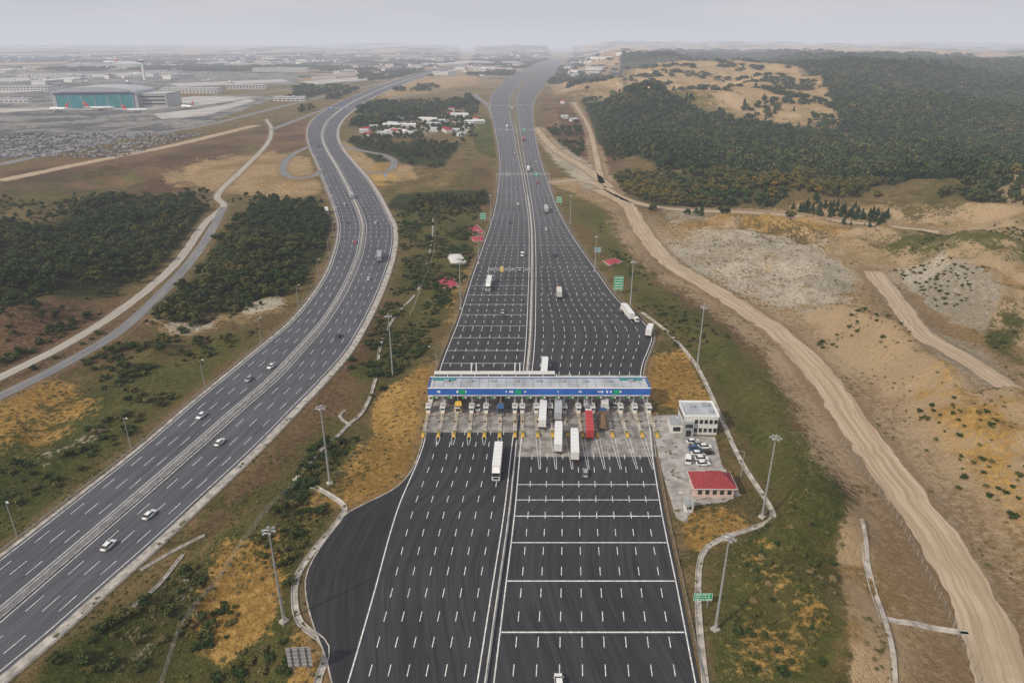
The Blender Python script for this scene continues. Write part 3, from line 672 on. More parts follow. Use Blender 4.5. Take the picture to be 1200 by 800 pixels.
def terminal(L,D,h,roof='roofg'):
    g=MB(); g.box(0,0,h/2,L,D,h,'offw'); g.box(0,0,h+.5,L+2,D+2,1.,roof); n=max(2,int(L/9))
    for i in range(n):
        for z in np.arange(3,h-1,4.5): g.box(-L/2+(i+.5)*L/n,-D/2-.15,z,L/n*.7,.3,2.2,'glass')
    for i in range(max(1,int(L/30))): g.box(-L/2+15+i*30,0,h+2,6,5,3,'grey')
    return g
for L,D,h,nm,px,py,r in ((150,45,12,'airport_cargo_building',225,109,.05),(110,40,10,'airport_cargo_building',290,104,.1),(220,60,15,'airport_terminal',60,92,0),(260,60,16,'airport_terminal',330,84,.05),(160,60,14,'airport_terminal',190,88,.0),(400,80,18,'airport_terminal',120,80,0),(90,30,8,'warehouse',380,93,.1),(120,40,9,'warehouse',430,82,.1),(60,25,8,'warehouse',20,120,.1),(140,40,10,'warehouse',30,106,.1),(70,30,8,'warehouse',340,118,.1),(90,30,8,'warehouse',460,72,.1),(200,50,12,'warehouse',250,76,.1)):
    x,y=G(px,py); terminal(L,D,h).obj(nm,(x,y,0),r)
x,y=G(170,94); g=MB(); g.cyl((0,0,0),(0,0,60),5,4,12,'offw'); g.cyl((0,0,60),(0,0,67),6,9,12,'glass'); g.cyl((0,0,67),(0,0,69),9,7,12,'white'); g.obj('airport_control_tower',(x,y,0))
def plane():
    g=MB(); n=12; L=38
    st=[(-L/2,.2,5.2),(-L/2+5,1.0,4.8),(-L/2+11,1.9,4.2),(0,2,4),(L/2-6,2,4),(L/2-2,1.4,3.8),(L/2,.2,3.5)]
    g.loft([[(r*math.cos(2*math.pi*k/n),y,z+r*math.sin(2*math.pi*k/n)) for k in range(n)] for y,r,z in st],'white')
    for s in (-1,1):
        g.add([(s*1.5,5,3.2),(s*1.5,-2,3.2),(s*17,-7,4.4),(s*17,-5,4.4),(s*1.5,5,3.7),(s*1.5,-2,3.6),(s*17,-7,4.6),(s*17,-5,4.6)],[(0,1,2,3),(4,5,6,7),(0,3,7,4),(1,2,6,5),(2,3,7,6)],'offw')
        g.add([(s*.8,-13,5),(s*.8,-17,5),(s*6.5,-18.5,5.4),(s*6.5,-17,5.4),(s*.8,-13,5.3),(s*.8,-17,5.3),(s*6.5,-18.5,5.5),(s*6.5,-17,5.5)],[(0,1,2,3),(4,5,6,7),(0,3,7,4),(1,2,6,5),(2,3,7,6)],'offw')
        g.cyl((s*5.6,4.5,2.2),(s*5.6,0,2.4),1.05,.8,10,'silver'); g.box(s*2.6,-1,1.3,.5,1,2.4,'dark')
    g.add([(-.2,-12,6),(-.2,-18,6),(-.2,-20,12.5),(-.2,-17.4,12.5),(.2,-12,6),(.2,-18,6),(.2,-20,12.5),(.2,-17.4,12.5)],[(0,1,2,3),(4,5,6,7),(0,3,7,4),(1,2,6,5),(2,3,7,6)],'red')
    g.box(0,14,1.2,.4,.8,2.4,'dark'); g.box(0,17.4,4.6,2.0,.8,.7,'glass')
    return g.mesh('airliner',True)
pm=plane()
for px,py,r,s,dz in ((70,131,1.2,1.4,0),(118,130,-1.2,1.4,0),(132,84,1.5,2.0,35),(205,93,.4,1.5,0),(245,96,.4,1.5,0),(20,98,.5,1.5,0),(70,100,.5,1.4,0),(300,92,.3,1.4,0),(220,128,.9,1.3,0),(160,132,-1.3,1.2,0),(270,98,.4,1.5,0),(100,98,.2,1.6,0),(40,95,.2,1.7,0),(150,98,.6,1.6,0)):
    x,y=G(px,py); place(pm,'airliner',(x,y,dz),r,(s,s,s))
def house(w,d,h,roof):
    g=MB(); g.box(0,0,h/2,w,d,h,'offw')
    g.add([(-w/2-.5,-d/2-.5,h),(w/2+.5,-d/2-.5,h),(w/2+.5,d/2+.5,h),(-w/2-.5,d/2+.5,h),(-w/2-.5,0,h+2.2),(w/2+.5,0,h+2.2)],[(0,1,5,4),(2,3,4,5),(1,2,5),(3,0,4),(3,2,1,0)],roof)
    for z in np.arange(1.6,h-.8,3):
        for i in range(max(1,int(w/3))): g.box(-w/2+1.5+i*3,-d/2-.04,z,1.3,.1,1.3,'glass')
    return g.mesh('village_house')
hm=[house(12,8,4,'roofg'),house(22,10,5,'roofg'),house(10,8,5,'roofr'),house(32,12,5,'offw')]
for k in range(50):
    px=random.uniform(425,560);py=random.uniform(128,160)+(560-px)*.03
    if k>44: px=random.uniform(655,700); py=random.uniform(108,150)
    x,y=G(px,py)
    if roaddist(np.array([x]),np.array([y]))[0]<14: continue
    place(hm[random.choice((0,0,0,1,2,2,3))],'village_house',(x,y,hz(x,y)-.1),random.uniform(-.7,.7))
# ---------------------------------------------------------------- masts, lamps, signs
def mast():
    g=MB(); g.box(0,0,.2,1.6,1.6,.9,'conc'); g.cyl((0,0,.4),(0,0,26),.34,.14,10,'galv'); g.box(0,-.34,1.5,.3,.2,.9,'grey')
    n=12; R=1.0
    for i in range(n):
        a=2*math.pi*i/n; b2=2*math.pi*(i+1)/n
        g.cyl((R*math.cos(a),R*math.sin(a),25.6),(R*math.cos(b2),R*math.sin(b2),25.6),.07,.07,5,'galv')
        if i%2==0:
            g.cyl((0,0,25.7),(R*math.cos(a),R*math.sin(a),25.6),.05,.05,4,'galv')
            g.box(R*1.3*math.cos(a),R*1.3*math.sin(a),25.5,.55,.5,.24,'grey',rot=a); g.box(R*1.3*math.cos(a),R*1.3*math.sin(a),25.35,.4,.4,.06,'lens',rot=a)
    g.cyl((0,0,25.8),(0,0,26.6),.25,.1,8,'galv')
    return g.mesh('high_mast_light')
mm=mast()
for px,py in ((333,728),(387,570),(460,436),(540,362),(561,309),(838,738),(893,606),(817,429),(738,366),(697,318),(575,262),(668,262)):
    x,y=G(px,py); place(mm,'high_mast_light',(x,y,hz(x,y)-.1),random.uniform(0,1),(1,1,1) if py>320 else (.8,.8,.8))
def lamp():
    g=MB(); g.cyl((0,0,0),(0,0,11.5),.15,.09,8,'galv')
    g.cyl((0,0,11.4),(2.2,0,12.4),.07,.05,6,'galv'); g.frus(2.6,0,12.33,12.5,(1.1,.4),(.8,.25),'offw')
    return g.mesh('street_lamp')
lm=lamp()
PL=resamp(offs(eL,-2.6),44)
for i,p in enumerate(PL[1:17]): place(lm,'street_lamp',(p[0],p[1],hz(*p)-.05),-.7 if i<9 else 0)
for x,y in [G(p,q) for p,q in ((805,612),(868,560),(800,520),(512,432),(655,262),(648,232),(583,232),(640,205))]: place(lm,'street_lamp',(x,y,hz(x,y)-.05),math.pi,(1,1,.8))
def signm(w,h,z,mat,back=False,lines=3):
    g=MB()
    for s in (-1,1): g.cyl((s*w*.3,.15,-.5),(s*w*.3,.15,z+h*.95),.12,.12,8,'galv')
    g.box(0,0,z+h/2,w,.1,h,mat if not back else 'galv')
    if back:
        for k in range(5): g.box(0,-.1,z+h*(.1+.2*k),w*.98,.1,.14,'grey')
        for s in(-.3,0,.3): g.box(s*w,-.2,z+h/2,.14,.1,h,'dark')
    else:
        for a,b2,c,d in ((0,z+.08,w-.1,.08),(0,z+h-.08,w-.1,.08)): g.box(a,-.07,b2,c,.04,d,'white')
        for s in(-1,1): g.box(s*(w/2-.1),-.07,z+h/2,.08,.04,h-.24,'white')
        random.seed(int(w*10))
        for k in range(lines):
            zz=z+h*(k+.7)/(lines+.4); x=-w*.4
            while x<w*.36:
                q=random.uniform(.25,.6); g.box(x+q/2,-.07,zz,q*.8,.04,h/(lines+.4)*.4,'white'); x+=q+(.25 if random.random()<.2 else .03)
    return g
def sg(g,name,px,py,rot=0):
    x,y=G(px,py); g.obj(name,(x,y,hz(x,y)),rot)
sg(signm(4.4,2.2,2.2,'green'),'road_sign',822,712); sg(signm(5.0,5.2,2.4,'green',back=True),'road_sign',354,790,.05)
sg(signm(5,7.5,2.5,'green',lines=5),'direction_sign',724,345); sg(signm(4.5,5,3,'green'),'direction_sign',655,242); sg(signm(4,3,2.5,'teal'),'road_sign',700,300)
sg(signm(4.5,5,3,'green'),'direction_sign',566,262,.1); sg(signm(3,3,2.5,'blue'),'road_sign',452,210)
def gantry(Y,fa,fb,name,mats):
    xa=float(X_at(fa,Y))-1.2; xb=float(X_at(fb,Y))+1.2; g=MB()
    for x in (xa,xb): g.cyl((x,Y,0),(x,Y,7.6),.28,.24,8,'galv')
    for z in (6.6,7.6):
        for o in (-.4,.4): g.cyl((xa,Y+o,z),(xb,Y+o,z),.11,.11,6,'galv')
    n=int((xb-xa)/2)
    for i in range(n): g.cyl((xa+i*(xb-xa)/n,Y-.4,6.6+(i%2)),(xa+(i+1)*(xb-xa)/n,Y-.4,7.6-(i%2)),.06,.06,4,'galv')
    for t,m_,w in mats:
        x=xa+(xb-xa)*t; g.box(x,Y-.7,7.4,w,.15,3.2,m_); g.box(x,Y-.8,8.2,w*.8,.05,.45,'white' if m_!='galv' else 'grey'); g.box(x,Y-.8,6.9,w*.6,.05,.45,'white' if m_!='galv' else 'grey')
    g.obj(name)
for py,mats in ((213,[(.2,'galv',4),(.75,'green',4.5)]),(158,[(.3,'galv',5),(.7,'green',6)]),(128,[(.7,'green',7)])):
    gantry(G(0,py)[1],mL,mR,'sign_gantry',mats)
gantry(G(0,330)[1],ins(mL,mML,.35),mML,'sign_gantry',[(.3,'yellow',2),(.7,'dark',3)])
gantry(G(0,128)[1]-60,wL,wR,'sign_gantry',[(.3,'blue',12),(.7,'blue',8)])
for pts,mt in (([(511,325),(530,323),(538,337),(518,339)],'flowr'),([(522,300),(540,299),(547,309),(529,311)],'offw'),([(545,268),(560,264),(568,273),(553,275)],'flowr'),([(550,278),(566,276),(568,283),(556,284)],'flowr'),([(706,306),(722,303),(730,308),(714,312)],'flowr')):
    P=[G(*p) for p in pts]; zc=max(hz(*p) for p in P); g=MB(); ctr=np.mean(P,axis=0)
    P2=[tuple(ctr+(np.array(p)-ctr)*.93) for p in P]
    g.add([(*p,zc-1) for p in P]+[(*p,zc+.35) for p in P],[(0,1,5,4),(1,2,6,5),(2,3,7,6),(3,0,4,7),(4,5,6,7)],'conc')
    g.add([(*p,zc+.36) for p in P2]+[(*(ctr+(np.array(p)-ctr)*.5),zc+.9) for p in P2],[(0,1,5,4),(1,2,6,5),(2,3,7,6),(3,0,4,7),(4,5,6,7)],mt)
    g.obj('flower_bed')
# ---------------------------------------------------------------- vehicles
def car_mesh(paint,van=False):
    g=MB()
    if not van: st=[(-2.2,.74,.45,.78),(-2.08,.84,.3,.92),(-1.4,.88,.25,.97),(0,.9,.25,.93),(1.1,.88,.25,.92),(1.85,.84,.28,.78),(2.2,.7,.4,.62)]
    else: st=[(-2.6,.9,.4,1.1),(-2.5,.95,.3,1.2),(0,.97,.28,1.2),(1.7,.95,.28,1.15),(2.45,.88,.3,.98),(2.65,.75,.4,.8)]
    secs=[[(-w*.92,y,z0),(w*.92,y,z0),(w,y,(z0+z1)/2),(w*.93,y,z1),(-w*.93,y,z1),(-w,y,(z0+z1)/2)] for y,w,z0,z1 in st]
    g.loft(secs,paint)
    if not van: cb=[(-1.95,.78,.92,.93),(-1.35,.64,.92,1.42),(-.2,.62,.92,1.47),(.35,.64,.92,1.42),(1.15,.78,.9,.92)]
    else: cb=[(-2.55,.9,1.18,1.2),(-2.4,.82,1.18,2.05),(0,.83,1.18,2.1),(1.0,.8,1.15,2.0),(1.9,.88,1.1,1.15)]
    secs=[[(-.84 if not van else -.93,y,z0),(.84 if not van else .93,y,z0),(w,y,z1),(-w,y,z1)] for y,w,z0,z1 in cb]
    last=len(cb)-2
    g.loft(secs,paint,lambda i,j: ('glass' if (j in (1,3) or (j==2 and i in (0,last)) ) else paint) if not (van and i<=1 and j in (1,3)) else paint)
    r=.34 if not van else .37; yw=1.38 if not van else 1.65
    for s in (-1,1):
        for y in (-yw,yw*.98):
            g.cyl((s*.68,y,r),(s*.93,y,r),r,r,14,'rub'); g.cyl((s*.93,y,r),(s*.95,y,r),r*.6,r*.5,10,'silver')
        g.box(s*.62,st[0][0]+.03,.75 if not van else 1.0,.3,.08,.16,'tail'); g.box(s*.6,st[-1][0]-.1,.62 if not van else .8,.34,.22,.13,'lens'); g.box(s*1.0,.85,1.0 if not van else 1.3,.2,.12,.13,paint)
    g.box(0,st[-1][0]-.02,.45,1.0,.1,.18,'dark'); g.box(0,st[0][0]-.0,.5,.5,.06,.12,'white')
    return g.mesh('car' if not van else 'van')
CAR={k:car_mesh(k) for k in ('white','silver','black','red','cblue')}; VAN=car_mesh('white',True)
def truck_mesh(cab,box,kind='semi',L=13.6):
    g=MB(); front=L/2+1.6
    if kind=='semi': 
        g.box(0,-1.0,2.65,2.55,L,2.75,box)
        for i in range(int(L/1.15)):
            for s in (-1,1): g.box(s*1.285,-1-L/2+.6+i*1.15,2.65,.04,.07,2.6,'grey')
        for z in (1.32,3.98): 
            for s in (-1,1): g.box(s*1.29,-1,z,.05,L,.1,'silver')
        for i in range(6): g.box(0,-1-L/2+1.1+i*L/6,4.035,2.4,.08,.025,'grey')
        g.box(0,-1-L/2-.03,2.65,.06,.05,2.6,'dark'); 
        for x in(-.5,.5,-1,1): g.cyl((x,-1-L/2-.06,1.5),(x,-1-L/2-.06,3.9),.03,.03,5,'galv')
    elif kind=='tank':
        n=14; g.loft([[(1.2*q*math.cos(2*math.pi*k/n),y,2.55+1.15*q*math.sin(2*math.pi*k/n)) for k in range(n)] for y,q in ((-1-L/2,.75),(-1-L/2+.4,1),(-1+L/2-.4,1),(-1+L/2,.75))],box)
        for i in range(4): g.cyl((0,-5+i*2.8,3.6),(0,-5+i*2.8,3.9),.3,.3,8,'grey')
    else:
        g.box(0,-1,1.4,2.5,L,.25,'grey')
        for s in (-1,1): g.box(s*1.22,-1,2.2,.08,L,1.4,box)
        g.box(0,-1-L/2,2.2,2.4,.08,1.4,box); g.box(0,-1+L/2,2.4,2.4,.08,1.8,box); g.frus(0,-1,1.55,2.5,(2.3,L-.3),(1.8,L-1.4),'brown')
    g.box(0,-.2,1.1,.9,L+3,.28,'dark')
    zr=.5; ax=[-1-L/2+1.5,-1-L/2+2.8,-1-L/2+4.1] if L>9 else [-1-L/2+1.6]
    ax+= [front-4.1,front-.7]
    for y in ax:
        for s in (-1,1):
            g.cyl((s*.85,y,zr),(s*1.22,y,zr),zr,zr,14,'rub'); g.cyl((s*1.22,y,zr),(s*1.25,y,zr),zr*.55,zr*.5,10,'silver')
    for s in (-1,1):
        g.box(s*1.0,front-2.4,.8,.45,1.3,.6,'silver'); g.box(s*1.1,-1-L/2-.02,.95,.4,.08,.22,'tail'); g.box(s*1.2,-1,.75,.05,L*.3,.5,'grey')
    c=front-.85
    st=[(c-1.05,1.22,.7,3.3),(c-.9,1.24,.6,3.45),(c+.2,1.24,.55,3.5),(c+.75,1.22,.5,2.9),(c+1.05,1.18,.45,1.75),(c+1.1,1.1,.45,.9)]
    g.loft([[(-w,y,z0),(w,y,z0),(w,y,z0+(z1-z0)*.5),(w*.95,y,z1),(-w*.95,y,z1),(-w,y,z0+(z1-z0)*.5)] for y,w,z0,z1 in st],cab,lambda i,j:'glass' if (i==3 and j==3) else cab)
    for s in (-1,1):
        g.box(s*1.235,c+.15,2.35,.05,.95,.75,'glass'); g.box(s*1.45,c+.75,2.3,.18,.14,.75,'dark'); g.box(s*.9,c+1.1,.8,.4,.12,.25,'lens')
    g.box(0,c+1.13,1.25,1.7,.06,.7,'dark'); g.frus(0,c-.35,3.45,3.95,(2.2,1.3),(2.0,.4),cab,oy=-.4); g.box(0,c+1.12,.5,2.3,.1,.3,'grey')
    return g.mesh('lorry')
T={'w':truck_mesh('white','white'),'r':truck_mesh('white','red'),'b':truck_mesh('cblue','brown','tip',8.5),'s':truck_mesh('red','silver'),'o':truck_mesh('orange','offw','semi',8),'y':truck_mesh('yellow','dark','tip',7.5),'k':truck_mesh('cblue','silver','tank',11),'g':truck_mesh('white','roofg','semi',12),'sw':truck_mesh('white','white','semi',7)}
def veh(me,name,px,py,qx,qy,z=.15):
    x,y=G(px,py); x2,y2=G(qx,qy); place(me,name,(x,y,z),math.atan2(y2-y,x2-x)-math.pi/2)
for t,px,py,qx,qy in (('w',583,546,580,576),('w',636,491,638,460),('g',654,484,655,450),('w',654,518,655,480),('w',673,527,672,490),('r',690,503,688,470),('o',708,477,707,450),('b',706,497,705,470),('y',538,476,536,500),('w',638,437,640,415),('o',655,347,652,320),('w',573,336,570,350),('w',735,370,722,353),('sw',761,392,770,370),('b',587,478,586,500),
   ('s',445,304,447,285),('g',412,232,405,215),('b',373,172,372,160),('w',594,150,594,160),('g',640,248,636,235),('sw',600,128,600,140),('k',687,474,686,450),('w',619,200,618,190),('r',613,165,612,150),('sw',383,250,386,262)):
    veh(T[t],'lorry',px,py,qx,qy)
for c,px,py,qx,qy in (('white',236,489,200,520),('silver',292,446,260,475),('white',318,431,280,462),('white',128,641,165,608),('white',176,605,210,575),('white',258,520,290,490),('black',397,395,415,370),('silver',589,367,588,400),('black',589,373,588,400),('silver',686,556,686,520),
   ('white',404,240,398,225),('black',408,262,409,280),('red',416,285,414,300),('white',440,262,436,245),('silver',390,205,395,215),('white',432,328,440,305),('white',607,240,607,260),('black',598,262,597,280),('silver',604,222,604,240),('white',628,190,627,180),('red',630,215,629,200),('white',640,270,638,250),('black',650,300,647,280),('white',603,180,603,190),('white',655,802,650,760),
   ('silver',598,110,600,118),('white',720,476,719,450),('red',612,480,612,500),('white',560,480,559,500)):
    veh(CAR[c],'car',px,py,qx,qy)
for i,(c,px,py) in enumerate((('white',812,519),('silver',819,522),('white',826,525),('cblue',814,527),('white',818,533),('white',822,539),('black',829,532),('white',824,545))): veh(CAR[c],'parked_car',px,py,px+30,py-2+(i%3),.12)
veh(VAN,'van',745,376,733,360); veh(VAN,'van',612,300,612,320); veh(VAN,'parked_van',806,540,806,520,.12)
# ---------------------------------------------------------------- vegetation
def leafcloud(rg,centers,radii,n,size,flat=.8):
    vs=[];fs=[]
    per=n//len(centers)
    for c,r in zip(centers,radii):
        for _ in range(per):
            d=rg.normal(size=3); d/=np.linalg.norm(d); rr=r*rg.uniform(.55,1.08)
            p=np.array(c)+d*rr*np.array([1,1,flat])
            a=np.cross(d+rg.normal(size=3)*.6,[0,0,1.]); a/=np.linalg.norm(a)+1e-6; b2=np.cross(d+rg.normal(size=3)*.5,a); b2/=np.linalg.norm(b2)+1e-6
            s=size*rg.uniform(.6,1.4); o=len(vs)
            vs+=[p-a*s-b2*s*.7,p+a*s*.8-b2*s,p+a*s+b2*s*.8,p-a*s*.6+b2*s]; fs.append((o,o+1,o+2,o+3))
    return vs,fs
def tree(kind,seed,h=8.,r=3.2,n=420,leaf='leaf',size=.42):
    rg=np.random.default_rng(seed); g=MB(); g.cyl((0,0,-.5),(rg.uniform(-.3,.3),0,h*.55),.26*h/8,.12*h/8,6,'bark')
    C=[];Rr=[]
    if kind=='broad':
        for i in range(7):
            a=rg.uniform(0,6.28); q=rg.uniform(.25,.72)*r; z=h*rg.uniform(.36,.8); c=(q*math.cos(a),q*math.sin(a),z); C.append(c); Rr.append(r*rg.uniform(.34,.55))
            g.cyl((0,0,h*.32),tuple(np.array(c)*.9),.11,.04,4,'bark')
        C.append((0,0,h*.82));Rr.append(r*.5)
    elif kind=='conifer':
        for i in range(9):
            t=i/8; C.append((rg.uniform(-.2,.2),rg.uniform(-.2,.2),h*(.15+.8*t))); Rr.append(max(.25,r*.75*(1-t)))
        for i in range(5):
            a=i*1.3; g.cyl((0,0,h*(.2+.1*i)),(r*.5*math.cos(a),r*.5*math.sin(a),h*(.2+.1*i)),.06,.02,4,'bark')
    else:
        for i in range(5):
            a=rg.uniform(0,6.28); q=rg.uniform(.1,.65)*r; c=(q*math.cos(a),q*math.sin(a),h*rg.uniform(.3,.6)); C.append(c); Rr.append(r*rg.uniform(.35,.55)); g.cyl((0,0,0),c,.04*h,.02*h,4,'bark')
    vs,fs=leafcloud(rg,C,Rr,n,size,.75 if kind!='conifer' else .6)
    g.add(vs,fs,leaf); return g.mesh('tree_'+kind)
def coll(name,meshes,obn):
    c=bpy.data.collections.new(name)
    for m_ in meshes: o=bpy.data.objects.new(obn,m_); c.objects.link(o)
    return c
C_far=coll('forest_tree_kinds',[tree('broad',i,9,4.6,180,'leaff',.85) for i in range(8)]+[tree('conifer',9,10,3.2,150,'leafd',.65),tree('conifer',19,10,3.2,150,'leafd',.65),tree('broad',8,8,3.8,160,'leafo',.72)],'forest_tree')
C_br=coll('broadleaf_tree_kinds',[tree('broad',20+i,7,3.2,420,'leaf',.38) for i in range(7)]+[tree('broad',29,6,2.8,360,'leafo',.35)],'broadleaf_tree')
C_yl=coll('autumn_tree_kinds',[tree('broad',40+i,7,3.2,340,'leafy' if i<1 else 'leafo',.42) for i in range(3)]+[tree('broad',48,7,3,340,'leaf',.42)],'autumn_tree')
C_cn=coll('pine_tree_kinds',[tree('conifer',50+i,8,3.,340,'leafd',.36) for i in range(3)],'pine_tree')
C_sh=coll('shrub_kinds',[tree('shrub',60+i,2.6,1.9,220,'leaf' if i<3 else ('scrub' if i==3 else 'leafo'),.23) for i in range(5)],'shrub')
C_sc=coll('scrub_kinds',[tree('shrub',70+i,.8,.9,40,'scrub',.17) for i in range(4)],'scrub')
def scatter(name,P,sc,col,n_kinds,sink=.1):
    P=np.array(P); n=len(P)
    if n==0: return
    z=height(P[:,0],P[:,1])-sink
    me=bpy.data.meshes.new(name); me.vertices.add(n); me.vertices.foreach_set('co',np.stack([P[:,0],P[:,1],z],1).astype(np.float32).ravel())
    a=me.attributes.new('sc','FLOAT_VECTOR','POINT'); a.data.foreach_set('vector',np.array(sc,np.float32).ravel())
    e=np.zeros((n,3),np.float32); e[:,2]=rng.uniform(0,6.28,n); e[:,0]=rng.normal(0,.05,n)
    if n_kinds<0: e[:]=0
    a=me.attributes.new('rt','FLOAT_VECTOR','POINT'); a.data.foreach_set('vector',e.ravel())
    a=me.attributes.new('ix','INT','POINT'); a.data.foreach_set('value',rng.integers(0,abs(n_kinds),n).astype(np.int32))
    me.update(); o=place(me,name,(0,0,0))
    ng=bpy.data.node_groups.new(name+'_scatter','GeometryNodeTree')
    ng.interface.new_socket('Geometry',in_out='INPUT',socket_type='NodeSocketGeometry'); ng.interface.new_socket('Geometry',in_out='OUTPUT',socket_type='NodeSocketGeometry')
    i=ng.nodes.new('NodeGroupInput');q=ng.nodes.new('NodeGroupOutput'); ip=ng.nodes.new('GeometryNodeInstanceOnPoints'); ci=ng.nodes.new('GeometryNodeCollectionInfo')
    ci.inputs['Collection'].default_value=col; ci.inputs['Separate Children'].default_value=True; ci.inputs['Reset Children'].default_value=True
    def na(nm,t): k=ng.nodes.new('GeometryNodeInputNamedAttribute'); k.data_type=t; k.inputs['Name'].default_value=nm; return k.outputs[0]
    er=ng.nodes.new('FunctionNodeEulerToRotation'); ng.links.new(na('rt','FLOAT_VECTOR'),er.inputs[0])
    ip.inputs['Pick Instance'].default_value=True
    ng.links.new(i.outputs[0],ip.inputs['Points']); ng.links.new(ci.outputs[0],ip.inputs['Instance']); ng.links.new(na('ix','INT'),ip.inputs['Instance Index'])
    ng.links.new(er.outputs[0],ip.inputs['Rotation']); ng.links.new(na('sc','FLOAT_VECTOR'),ip.inputs['Scale']); ng.links.new(ip.outputs[0],q.inputs[0])
    md=o.modifiers.new('scatter','NODES'); md.node_group=ng; return n
def jgrid(poly,spf,rmin,thr=None,ns=40,seed=1,fuzz=0):
    W=np.array([G(*p) for p in poly]); lo=W.min(0)-20;hi=W.max(0)+20; out=[]
    y=lo[1]
    while y<hi[1]:
        s=spf(y); xs=np.arange(lo[0],hi[0],s); xs=xs+rng.uniform(-.5,.5,len(xs))*s; yy=y+rng.uniform(-.5,.5,len(xs))*s
        out.append(np.stack([xs,yy,np.full(len(xs),s)],1)); y+=s
    P=np.vstack(out); px,py=INV(P[:,0],P[:,1])
    pd=polyd(px,py,poly)
    if fuzz: pd=pd+(fbm(P[:,0]/28,P[:,1]/28,seed+90,3)-.5)*fuzz*2.4+rng.normal(0,fuzz*.22,len(P))
    P=P[pd>0]
    if thr is not None: P=P[fbm(P[:,0]/ns,P[:,1]/ns,seed+50,3)+rng.normal(0,.03,len(P))>thr]
    if len(P): P=P[roaddist(P[:,0],P[:,1])>rmin]
    return P
tot=0
def veg(name,polys,spf,base,col,nk,thr=None,ns=40,rmin=4,hs=1.,seed=1,w0=8.,fuzz=0,vr=(.55,1.4)):
    global tot
    L=[jgrid(p,spf,rmin,thr,ns,seed,fuzz) for p in polys]; P=np.vstack([l for l in L if len(l)])
    s=base*rng.uniform(*vr,len(P)); wx=np.maximum(1,P[:,2]/w0)
    sc=np.stack([s*wx,s*wx,s*hs*np.minimum(wx,1.25)],1); scatter(name,P[:,:2],sc,col,nk); tot+=len(P)
veg('forest',[FOR1[:4]+[(1300,90),(1300,200)]+FOR1[6:],FOR2],lambda y:max(6.6,y/125),1.08,C_far,11,.2,90,14,1.,3,fuzz=5)
veg('woodland_edge',[[(700,80),(1000,85),(1250,210),(1250,265),(1100,262),(860,255),(700,235),(680,120)]],lambda y:max(9,y/90),.75,C_far,11,.6,60,12,.9,4,fuzz=6)
veg('woodland',[WL1,WL2],lambda y:5.0,.92,C_br,8,.3,30,6,.75,5,fuzz=13,vr=(.4,1.5))
veg('loose_trees',[[(-100,240),(250,225),(400,235),(390,330),(300,400),(150,450),(-100,480)],[(470,240),(570,225),(560,260),(500,290),(465,270)]],lambda y:8.0,.6,C_br,8,.49,45,5,.8,6,fuzz=8,vr=(.4,1.5))
veg('tree_belt',[[(465,228),(570,222),(576,238),(500,250),(450,245)],[(405,165),(540,168),(520,195),(440,190)],[(425,122),(560,118),(560,160),(430,165)],[(640,150),(720,140),(730,190),(670,200)]],lambda y:9 if y>800 else 6.5,.9,C_br,8,.45,50,10,.8,7,fuzz=4)
veg('distant_tree_belt',[[(420,64),(700,64),(700,110),(640,108),(560,96),(420,112)],[(0,68),(420,66),(420,84),(0,84)],[(350,100),(560,96),(560,122),(400,160),(330,120)]],lambda y:max(12,y/110),1.,C_far,11,.56,260,16,1.,8)
veg('autumn_woodland',[[(720,212),(850,203),(870,240),(740,247)],[(840,206),(1000,213),(1040,240),(900,243)]],lambda y:5.0,.95,C_yl,4,.28,30,7,.8,9,fuzz=6)
veg('pine_plantation',[[(1030,192),(1190,184),(1210,208),(1110,238),(1030,225)],[(930,247),(960,244),(1040,258),(1035,268),(965,262)]],lambda y:4.2,.85,C_cn,3,.1,40,5,.8,11,fuzz=3)
veg('shrub_thicket',[[(100,400),(200,345),(350,330),(300,400),(150,450),(100,440)],[(0,370),(160,340),(160,400),(0,470)],[(60,470),(300,390),(160,500),(0,630),(0,520)]],lambda y:4.,.95,C_sh,5,.5,22,4,.9,13,fuzz=6)
veg('shrub_thicket',[[(-20,860),(60,770),(240,640),(340,580),(390,590),(345,670),(340,840)],[(400,440),(470,330),(560,250),(540,340),(500,410),(440,470)],[(240,640),(400,500),(430,500),(380,570),(260,630)],[(470,245),(565,240),(530,330),(470,330)]],lambda y:2.6,.7,C_sh,5,.485,12,1.8,.9,17,fuzz=6,vr=(.4,1.6))
veg('shrub_thicket',[[(830,480),(920,500),(1000,620),(960,640),(900,600)],[(690,250),(760,330),(900,450),(860,470),(740,350)],[(1010,285),(1200,280),(1200,450),(1120,380)],[(1040,450),(1200,560),(1200,640),(1100,560)],[(880,620),(980,640),(980,800),(840,800)],[(880,380),(1020,380),(1100,470),(1080,500),(960,420)]],lambda y:3.8,.6,C_sh,5,.53,20,4,.75,19,fuzz=6)
veg('scrub_growth',[[(-200,860),(-200,420),(0,330),(330,300),(560,230),(720,230),(1000,270),(900,420),(1080,860)]],lambda y:1.7 if y<190 else (2.5 if y<330 else 4.),.75,C_sc,4,.49,8,1.0,.7,23,w0=50,vr=(.4,1.3))
veg('scrub_growth',[[(720,230),(1250,290),(1400,860),(1170,860),(1000,470),(800,320)]],lambda y:2.8,.8,C_sc,4,.54,9,1.5,.7,24,w0=50,vr=(.4,1.3))
print('instances',tot)
Bc=coll('distant_building_kinds',[terminal(60,25,9).mesh('distant_building'),terminal(30,18,14,'roofr').mesh('distant_building'),terminal(90,40,11,'offw').mesh('distant_building')],'distant_building')
P=[]
